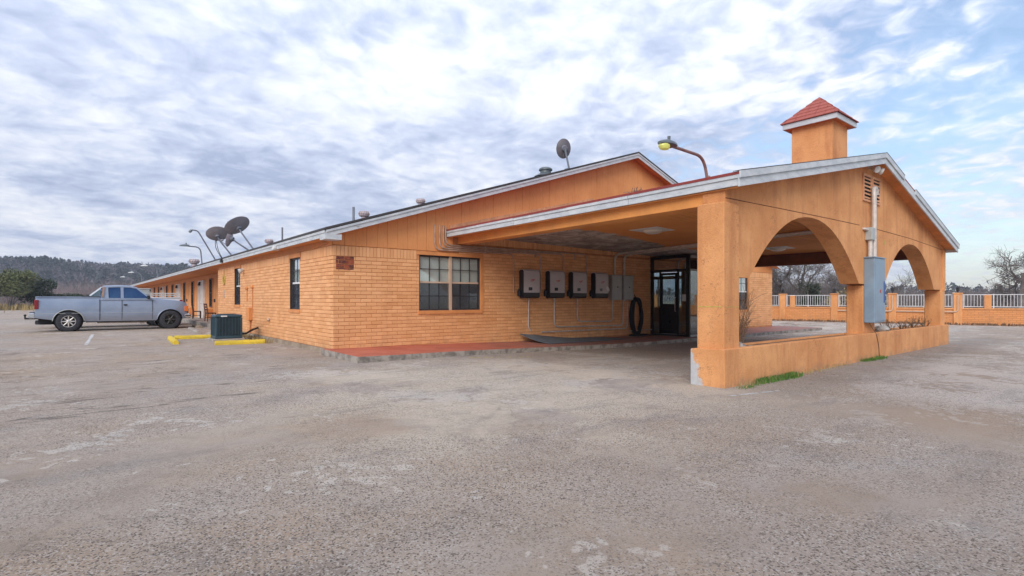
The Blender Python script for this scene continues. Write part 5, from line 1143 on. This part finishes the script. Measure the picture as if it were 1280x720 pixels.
# ------------------------------------------------------------------ perimeter wall with railings
def perimeter():
    o0 = Vector((38.9, 4.95, 0)); e = Vector((-2.4, 12.05, 0)).normalized(); nn = Vector((-e.y, e.x, 0)) * -1; ang = math.atan2(e.y, e.x)
    T = thing('perimeter_wall', tuple(o0), 'low orange wall with square piers and white railings along the far side of the lot', 'wall', local=True, rz=ang)
    s0, s1 = -24.3, 41.7; b = MB()
    b.box(s0, s1, -.10, .10, -.35, .86); w = b.build('wall', 'fence_brick', T)
    b = MB(); b.bbox(s0, s1, -.14, .14, .861, .94, .012); b.build('coping', 'stucco', T)
    piers = [2.7 + 3.0 * k for k in range(-9, 14)]
    for p in piers:
        b = MB(); b.bbox(p - .19, p + .19, -.19, .19, -.35, 1.72, .015); q = b.build('pier', 'stucco', T)
        b = MB(); b.bbox(p - .23, p + .23, -.23, .23, 1.721, 1.79, .02); b.build('pier_cap', 'stucco', q)
        b = MB(); b.lathe([(.05, 0), (.03, .03), (.03, .08), (.075, .11), (.085, .28), (.10, .29), (.03, .36), (.01, .42)], (p, 0, 1.79), 8); b.build('lantern', 'black_plastic', q)
        a, c = p + .2, p + 2.8; b = MB(); b.box(a, c, -.02, .02, 1.66, 1.70); b.box(a, c, -.02, .02, 1.00, 1.04)
        x = a + .08
        while x < c: b.box(x - .011, x + .011, -.011, .011, 1.041, 1.659); x += .135
        for x in (a + .03, (a + c) / 2, c - .03): b.box(x - .022, x + .022, -.022, .022, .94, 1.72)
        b.build('railing', 'railwhite', T)
    for p in (1.44, 11.1, -4.6):
        b = MB(); b.bbox(p - .15, p + .15, -.15, .15, .9, 1.66, .012); b.build('small_pier', 'stucco', T)
    b = MB(); y = .225
    for p, qd in ((2.7, 5.65), (5.7, 8.7)): b.tube(fillet([(p, y, 1.66), (p, y, .72), (qd, y - .08, .72)], .15), .035, 7); 
    b.build('pipe', 'wintrim', T)
def make_fence_brick():
    s = NT('painted_brick_far'); tc = s.n('ShaderNodeTexCoord'); br = s.n('ShaderNodeTexBrick'); mp = s.map((1, 1, 1), (0, 0, 0), (R(90), 0, 0), tc.outputs['Object']); s.l(mp, br.inputs['Vector'])
    br.inputs['Scale'].default_value = 1; br.inputs['Brick Width'].default_value = .305; br.inputs['Row Height'].default_value = .1016; br.inputs['Mortar Size'].default_value = .008
    br.inputs['Color1'].default_value = (.62, .26, .085, 1); br.inputs['Color2'].default_value = (.70, .30, .11, 1); br.inputs['Mortar'].default_value = (.42, .15, .05, 1)
    c = s.mix(s.m('MULTIPLY', s.rng(s.noise(1.5, 6, .7), .5, .68), .45), br.outputs['Color'], (.42, .20, .09)); s.base(c); s.rough(.8); s.bump(br.outputs['Fac'], -.4, .008); return s.mat
M['fence_brick'] = make_fence_brick()
perimeter()
def weeds_strip(pts, n, h, spread, mat, name, label, seed, kind='stuff', w=.004, lean=.5):
    rnd = random.Random(seed); b = MB()
    for k in range(n):
        i = rnd.randrange(len(pts) - 1); t = rnd.random(); p = Vector(pts[i]).lerp(Vector(pts[i + 1]), t) + Vector((rnd.gauss(0, spread), rnd.gauss(0, spread), 0)); p.z = gz(p.x, p.y) - .005
        hh = h * rnd.uniform(.35, 1.1); a = rnd.random() * 6.28; d = Vector((math.cos(a), math.sin(a), 0)); s = Vector((-d.y, d.x, 0)) * w * rnd.uniform(.7, 1.6); q = p + d * hh * lean * rnd.random() + Vector((0, 0, hh))
        md = (p + q) / 2 + Vector((0, 0, hh * .12)); b.quad(p - s, p + s, md + s * .8, md - s * .8); b.quad(md - s * .8, md + s * .8, q)
    return tag(b.build(name, mat, fix=False), label, None, kind=kind)

# ------------------------------------------------------------------ plants
def bare_tree(base, H, seed, label, spread=.55, trunk_r=None, levels=5, mat='twig', kids=(4, 6), first=.28, name='bare_tree', group=None, twig_r=.012, bushy=1.0):
    rnd = random.Random(seed); T = thing(name, base, label, 'tree' if 'tree' in name else 'shrub', group); trunk, crown = MB(), MB(); tr = trunk_r or H * .028
    def grow(p, d, L, r, lev):
        n = 4 if lev < 2 else 3; pts = [p]; q = p.copy(); dd = d.copy()
        for i in range(n):
            dd = (dd + Vector((rnd.gauss(0, .16), rnd.gauss(0, .16), rnd.gauss(.03, .10)))).normalized(); q = q + dd * (L / n); pts.append(q.copy())
        tgt = trunk if lev < 2 else crown; tgt.tube(pts, r, 7 if lev == 0 else (5 if lev < 2 else 3), max(twig_r * .5, r * .55), cap=False)
        if lev >= levels: return
        k = rnd.randint(*kids) if lev < levels - 1 else rnd.randint(3, 5)
        for j in range(int(k * bushy)):
            t = rnd.uniform(first if lev == 0 else .3, 1.0); i = min(n - 1, int(t * n)); s = pts[i].lerp(pts[i + 1], t * n - i); a = rnd.random() * 6.28; ax = dd.orthogonal().normalized(); ax.rotate(Matrix.Rotation(a, 3, dd)); nd = (dd * (1 - spread) + ax * spread * rnd.uniform(.8, 1.5) + Vector((0, 0, .12))).normalized()
            grow(s, nd, L * rnd.uniform(.5, .78), max(twig_r * .7, r * rnd.uniform(.42, .62)), lev + 1)
    grow(Vector(base) - Vector((0, 0, .1)), Vector((rnd.gauss(0, .06), rnd.gauss(0, .06), 1)), H * .48, tr, 0)
    trunk.build('trunk', 'bark', T, fix=False); crown.build('crown', mat, T, fix=False); return T
def cam_pt(x, Z, z=0.0):   # ground point at picture column x (of 1280) and depth Z
    a = (x - 640) / 666.6; return (Z * (.7782 * a + .628), Z * (-.6281 * a + .7782), z)
bare_tree(cam_pt(1275, 52), 8.6, 11, 'large spreading bare tree rising alone above the perimeter wall', .66, .24, 5, 'twig', (4, 6), .22, twig_r=.010)
bare_tree(cam_pt(999, 62), 9.5, 12, 'tall pale bare tree standing behind the perimeter wall, seen under the arch', .55, .22, 5, 'twig', (4, 6), .25, twig_r=.012)
bare_tree(cam_pt(1035, 66), 6.8, 13, 'lower bare tree beside the tall pale one behind the wall', .6, .15, 5, 'twig', (4, 6), .25, twig_r=.012)
bare_tree(cam_pt(975, 64), 7.6, 17, 'bare tree behind the wall close to the motel corner', .6, .15, 5, 'twig', (4, 6), .25, twig_r=.012)
bare_tree(cam_pt(1128, 70), 6.2, 18, 'bare tree framed by the smaller arch behind the wall', .6, .13, 4, 'twig', (4, 6), .25, twig_r=.012)
def leafy(base, H, rad, seed, label, mat, n=1500, ls=.22, name='evergreen_shrub', tall=1.0, group=None):
    rnd = random.Random(seed); T = thing(name, base, label, 'shrub', group); tr = MB(); cr = MB(); B = Vector(base)
    lobes = []
    for k in range(11):
        a = rnd.random() * 6.28; rr = rad * rnd.uniform(.1, .72); z = H * rnd.uniform(.25, .82); c = B + Vector((math.cos(a) * rr, math.sin(a) * rr, z)); lobes.append((c, rad * rnd.uniform(.28, .5), H * rnd.uniform(.14, .22)))
        tr.tube([B + Vector((rnd.gauss(0, .1), rnd.gauss(0, .1), -.05)), B.lerp(c, .5) + Vector((rnd.gauss(0, .15), rnd.gauss(0, .15), 0)), c], .07, 5, .02)
    for k in range(n):
        c, r, h = lobes[k % len(lobes)]; d = Vector((rnd.gauss(0, 1), rnd.gauss(0, 1), rnd.gauss(0, 1))).normalized() * rnd.random() ** .4; p = c + Vector((d.x * r, d.y * r, d.z * h)); u = Vector((rnd.gauss(0, 1), rnd.gauss(0, 1), rnd.gauss(0, 1))).normalized() * ls * rnd.uniform(.5, 1.2); w = u.orthogonal().normalized() * ls * .4; cr.quad(p - u - w * .3, p - u * .2 + w, p + u, p - u * .2 - w)
    tr.build('trunk', 'bark', T, fix=False); cr.build('crown', mat, T, fix=False); return T
leafy(cam_pt(12, 72), 6.0, 3.3, 21, 'tall olive green shrub at the field edge behind the parked trucks', 'leaf_olive', 3800, .2)
leafy(cam_pt(-45, 66), 5.2, 3.2, 22, 'olive shrub spreading left of the tallest olive one', 'leaf_olive', 3000, .2)
leafy(cam_pt(47, 76), 4.6, 2.4, 23, 'darker mid-sized evergreen shrub on the field edge', 'leaf_dark', 2600, .2)
leafy(cam_pt(64, 78), 2.9, 2.2, 24, 'low dark evergreen shrub above the blue truck bed', 'leaf_dark', 1800, .18)
leafy(cam_pt(95, 84), 2.6, 2.0, 25, 'low dark evergreen shrub beside the truck cab', 'leaf_dark', 1500, .18)
leafy(cam_pt(120, 90), 2.4, 1.8, 29, 'small evergreen shrub right behind the truck cab', 'leaf_dark', 1200, .18)
leafy(cam_pt(1012, 60), 3.6, 1.8, 26, 'brown-green leafy shrub behind the wall at the foot of the tall bare tree', 'leaf_dark', 1500, .16)
leafy(cam_pt(1046, 44), 2.35, 1.2, 27, 'tan leaved shrub poking above the white railing, under the larger arch', 'leaf_tan', 260, .16)
leafy(cam_pt(1108, 42), 2.3, 1.3, 28, 'tan leaved shrub poking above the white railing, beside the cabinet', 'leaf_tan', 260, .16)
def thicket(name, label, regions, mat, seed, tw=.02):
    """mass of bare brush: each clump a fan of forked twigs"""
    rnd = random.Random(seed); b = MB()
    for (x0, x1, z0, z1, n, h0, h1) in regions:
        for k in range(n):
            Z = z0 + (z1 - z0) * rnd.random() ** 1.2; c = Vector(cam_pt(rnd.uniform(x0, x1), Z)); H = rnd.uniform(h0, h1); w = tw * Z / 80
            if -1 < c.x < 31 and 10 < c.y < 92: continue
            for j in range(17):
                a = rnd.random() * 6.28; tilt = rnd.uniform(.05, .62); d = Vector((math.cos(a) * tilt, math.sin(a) * tilt, 1)).normalized(); L = H * rnd.uniform(.5, 1.0); s = Vector((rnd.gauss(0, 1), rnd.gauss(0, 1), 0)).normalized() * w; p = c + Vector((d.x, d.y, 0)) * .2; q = p + d * L
                b.quad(p - s, p + s, q + s * .3, q - s * .3)
                for i in range(6):
                    t = rnd.uniform(.3, 1); o = p.lerp(q, t); e = o + (d + Vector((rnd.gauss(0, .55), rnd.gauss(0, .55), rnd.gauss(0, .3)))).normalized() * L * rnd.uniform(.15, .34); b.quad(o - s * .6, o + s * .6, e)
    return tag(b.build(name, mat, fix=False), label, None, kind='stuff')
thicket('brush_thicket', 'purple grey bare brush along the foot of the wooded ridge', [(-260, 330, 92, 135, 520, 2.8, 5.2), (-300, 340, 135, 240, 760, 4.5, 8.5)], 'twig_purple', 31)
thicket('brush_thicket', 'grey bare woods behind the perimeter wall', [(900, 1085, 62, 84, 200, 2.8, 5.2), (880, 1090, 84, 150, 240, 4.2, 6.8), (1085, 1500, 62, 84, 280, 1.6, 3.0), (1085, 1600, 84, 150, 420, 2.4, 4.4)], 'twig', 32)
weeds_strip([Vector(cam_pt(x, 74)) for x in range(-400, 260, 60)], 7000, .9, 4.0, 'straw', 'dry_grass', 'tall straw coloured dry grass at the field edge', 41, w=.03)
weeds_strip([(38.75 + .205 * 9, 4.95 - 9, 0), (38.62, 4.95, 0), (36.25, 17, 0), (33.0, 33.3, 0)], 2600, .16, .16, 'twig_tan', 'dry_grass', 'dry brown litter along the foot of the perimeter wall', 46, w=.03)
weeds_strip([(8.95, 4.44, 0), (9.5, 4.44, 0), (10.0, 4.42, 0), (10.4, 4.45, 0)], 2000, .09, .065, 'grass', 'grass', 'green weeds along the foot of the portico plinth', 42, w=.005)
weeds_strip([(8.3, 4.40, 0), (9.5, 4.42, 0), (10.9, 4.42, 0), (13, 4.44, 0)], 420, .10, .06, 'straw', 'dry_grass', 'dead straw coloured stems mixed into the weeds at the plinth', 47, w=.004)
weeds_strip([(8.2, 4.33, 0), (8.5, 4.34, 0), (8.9, 4.42, 0)], 260, .035, .05, 'grass', 'grass', 'sparse low weeds by the plinth corner', 43, w=.004)
weeds_strip([(13.9, 4.43, 0), (14.6, 4.42, 0), (15.2, 4.44, 0)], 420, .09, .05, 'grass', 'grass', 'small green weeds under the electrical cabinet', 44, w=.005)
weeds_strip([(4.7, 18.3, 0), (4.85, 20.5, 0), (4.85, 23, 0)], 700, .12, .10, 'straw', 'dry_grass', 'dry weeds along the side wall footing behind the condenser', 45, w=.006)
def dead_shrub(base, H, n, seed, label, mat='twig_tan', spread=.5, fork=9):
    rnd = random.Random(seed); B = Vector(base); b = MB()
    for k in range(n):
        a = rnd.random() * 6.28; t = rnd.uniform(.05, spread * 1.6); d = Vector((math.cos(a) * t, math.sin(a) * t * .6, 1)).normalized(); L = H * rnd.uniform(.5, 1.05); pts = [B + Vector((rnd.gauss(0, .08), rnd.gauss(0, .04), -.02))]
        for i in range(4): d = (d + Vector((rnd.gauss(0, .12), rnd.gauss(0, .1), 0))).normalized(); pts.append(pts[-1] + d * L / 4)
        b.tube(pts, .007, 4, .003, cap=False)
        for j in range(fork): i = rnd.randrange(1, 4); o = pts[i].lerp(pts[i + 1], rnd.random()); e = o + (d + Vector((rnd.gauss(0, .6), rnd.gauss(0, .5), rnd.gauss(.1, .4)))).normalized() * L * rnd.uniform(.12, .35); b.tube([o, (o + e) / 2 + Vector((0, 0, .02)), e], .004, 3, .002, cap=False)
    return tag(b.build('dead_shrub', mat, None, tuple(base), fix=False), label, 'shrub')
dead_shrub((9.05, 4.82, .56), .95, 16, 51, 'tall leafless shrub in the planter beside the corner pier', 'twig_tan', .55, 14)
for k, (u, lab) in enumerate(((17.0, 'low dead shrub in the planter by the grey rock'), (18.1, 'low dead shrub in the middle of the smaller arch'), (19.2, 'low dead shrub in the smaller arch between its neighbours'), (20.2, 'low dead shrub in the planter against the end pier'))):
    dead_shrub((u, 4.82, .56), .38, 16, 60 + k, lab, 'twig_tan', .8, 8)
def rock(c, r, label, seed, name='rock', mat='stone', flat=.6):
    bm = bmesh.new(); bmesh.ops.create_icosphere(bm, subdivisions=2, radius=r)
    for v in bm.verts: n = mnoise.noise(v.co * (2.2 / r) + Vector((seed * 3.1, 0, 0))); v.co *= 1 + .35 * n; v.co.z *= flat
    me = bpy.data.meshes.new(name); bm.to_mesh(me); bm.free(); me.materials.append(M[mat]); o = bpy.data.objects.new(name, me); col.objects.link(o); o.location = c; return tag(o, label, 'rock')
rock((15.8, 4.64, .67), .17, 'grey rock resting on the planter rim beside the cabinet', 3, mat='stone', flat=.55)
def rubble():
    rnd = random.Random(9); b = MB()
    for k in range(70):
        u = 8.68 + abs(rnd.gauss(0, .25)); v = rnd.uniform(4.66, 4.98); r = rnd.uniform(.02, .055); z = .58 + rnd.uniform(0, .07) * max(0, 1 - (u - 8.68)); pts = [(u + rnd.uniform(-r, r), v + rnd.uniform(-r, r), z + rnd.uniform(-r, r)) for _ in range(1)]
        c = pts[0]; b.hexa([(c[0] + sx * r * rnd.uniform(.6, 1), c[1] + sy * r * rnd.uniform(.6, 1), c[2] + sz * r * .7) for sz in (-1, 1) for sx, sy in ((-1, -1), (1, -1), (1, 1), (-1, 1))])
    tag(b.build('rubble', 'stone'), 'pale broken masonry heaped in the planter beside the corner pier', None, kind='stuff')
rubble()
def gravel():
    rnd = random.Random(77); b = MB()
    for k in range(26000):
        Z = 2.4 + 9.0 * rnd.random() ** 1.7; x = rnd.uniform(-60, 1340); u, v, _ = cam_pt(x, Z)
        if mnoise.noise(Vector((u * .7, v * .7, 3))) + rnd.gauss(0, .25) < -.05: continue
        if v > 4.3 and u > 7.9: continue
        r = .0022 + .0055 * rnd.random() ** 3; g = gz(u, v); i = len(b.v); j = rnd.random() * 1.5
        ca, sa = math.cos(j) * r, math.sin(j) * r
        b.v += [(u + ca, v + sa, g + r * .2), (u - sa, v + ca * .8, g + r * .2), (u - ca, v - sa, g + r * .2), (u + sa, v - ca * .8, g + r * .2), (u + ca * .2, v, g + r * rnd.uniform(.7, 1.2)), (u, v, g - r * .3)]
        b.f += [(i, i + 1, i + 4), (i + 1, i + 2, i + 4), (i + 2, i + 3, i + 4), (i + 3, i, i + 4)]
    tag(b.build('gravel', 'gravel', fix=False), 'loose stone chips scattered over the worn asphalt', None, kind='stuff')
gravel()
# ------------------------------------------------------------------ painted marks on the ground
def paint_strip(a, c, w, mat, label, seed, gaps=.35, n=26):
    rnd = random.Random(seed); a, c = Vector((a[0], a[1], 0)), Vector((c[0], c[1], 0)); d = (c - a) / n; s = Vector((-d.y, d.x, 0)).normalized() * w / 2; b = MB()
    for i in range(n):
        if rnd.random() < gaps: continue
        p, q = a + d * i, a + d * (i + 1.0); k0, k1 = rnd.uniform(.4, 1), rnd.uniform(.4, 1)
        P = [p - s * k0, q - s * k1, q + s * k0, p + s * k1]; b.quad(*[(x.x, x.y, gz(x.x, x.y) + .005) for x in P])
    return tag(b.build('painted_marking', mat), label, None, kind='structure')
paint_strip((7.4, 10.95), (9.0, 10.25), .14, 'yellow_worn', 'faded yellow paint line at the foot of the red walkway', 1, .35)
paint_strip((.1, 21.2), (.35, 27.5), .13, 'white_worn', 'worn white parking line beside the blue truck', 2, .12, 18)
paint_strip((7.45, 4.1), (8.45, 3.86), .08, 'white_worn', 'worn white line in front of the portico corner', 3, .18, 16)
# ------------------------------------------------------------------ wooded ridge
def ridge_h(az):   # skyline of the ridge by bearing measured as a picture column
    x = az; h = 26 + 2.0 * math.sin(x * .011 + 1) + 1.3 * math.sin(x * .037)
    return h * (1 - .55 * sm(x, 230, 520)) * (1 - .62 * sm(x, 560, 900)) if x > -600 else 26
def ridge():
    b = MB(); cols = [-900 + 30 * i for i in range(int(2700 / 30) + 1)]; rows = [0, .12, .3, .5, .7, .85, 1, 1.15, 1.4]
    def P(x, t):
        a = math.atan((x - 640) / 666.6); r0, r1 = 330.0, 620.0; r = (r0 + (r1 - r0) * t); 
        h = ridge_h(x) * (sm(t, 0, 1.02)) - (8 * max(0, t - 1.1)); Z = r * math.cos(a); p = Vector(cam_pt(x, Z)); p.z = h + (mnoise.noise(Vector((x * .02, t * 3, 0))) * 3 if 0 < t else 0) - (1 if t == 0 else 0); return p
    for t in rows:
        for x in cols: b.v.append(tuple(P(x, t)))
    W = len(cols)
    for j in range(len(rows) - 1):
        for i in range(W - 1): b.f.append((j * W + i, j * W + i + 1, (j + 1) * W + i + 1, (j + 1) * W + i))
    tag(b.build('hill', 'hill', smooth=True), 'long low wooded ridge behind the motel', None, kind='structure')
    rnd = random.Random(55); mb = {'ridge_green': MB(), 'ridge_bare': MB()}
    for k in range(8200):
        x = rnd.uniform(-330, 420) if k < 6600 else rnd.uniform(420, 1650); t = rnd.random() ** .8 * 1.04; c = P(x, t); n = mnoise.noise(Vector((x * .02, t * 6, 2)))
        kind = 'ridge_green' if n + rnd.gauss(0, .22) + (t - .55) * .5 > 0 else 'ridge_bare'; m = mb[kind]; H = rnd.uniform(4.5, 9); r = H * (.30 if kind == 'ridge_green' else .45); c.z -= .5
        for j in range(13):
            z = rnd.random(); rr = r * (1 - .75 * z if kind == 'ridge_green' else (.5 + .5 * math.sin(z * 3))) ; a = rnd.random() * 6.28; p = c + Vector((math.cos(a) * rr * rnd.random(), math.sin(a) * rr * rnd.random(), H * (.12 + .85 * z))); s = H * (.17 if kind == 'ridge_green' else .13) * rnd.uniform(.6, 1.3); d1 = Vector((rnd.gauss(0, 1), rnd.gauss(0, 1), rnd.gauss(0, .6))).normalized() * s; d2 = Vector((rnd.gauss(0, .5), rnd.gauss(0, .5), 1)).normalized() * s * 1.2; m.quad(p - d1, p + d1, p + d2)
    tag(mb['ridge_green'].build('cedar_woods', 'ridge_green', fix=False), 'dark evergreen woods covering the ridge', None, kind='stuff'); tag(mb['ridge_bare'].build('bare_woods', 'ridge_bare', fix=False), 'bare grey woods covering the ridge', None, kind='stuff')
ridge()
# ------------------------------------------------------------------ haze
def haze():
    b = MB(); b.box(-700, 1500, -300, 900, -3, 75); o = b.build('haze', 'hill'); m = bpy.data.materials.new('haze_air'); m.use_nodes = True; t = m.node_tree; t.nodes.clear(); out = t.nodes.new('ShaderNodeOutputMaterial'); v = t.nodes.new('ShaderNodeVolumePrincipled'); v.inputs['Color'].default_value = (.80, .87, 1, 1); v.inputs['Density'].default_value = .00038; t.links.new(v.outputs[0], out.inputs[1]); o.data.materials.clear(); o.data.materials.append(m); tag(o, 'thin bluish winter haze over the whole place', None, kind='stuff')
haze()
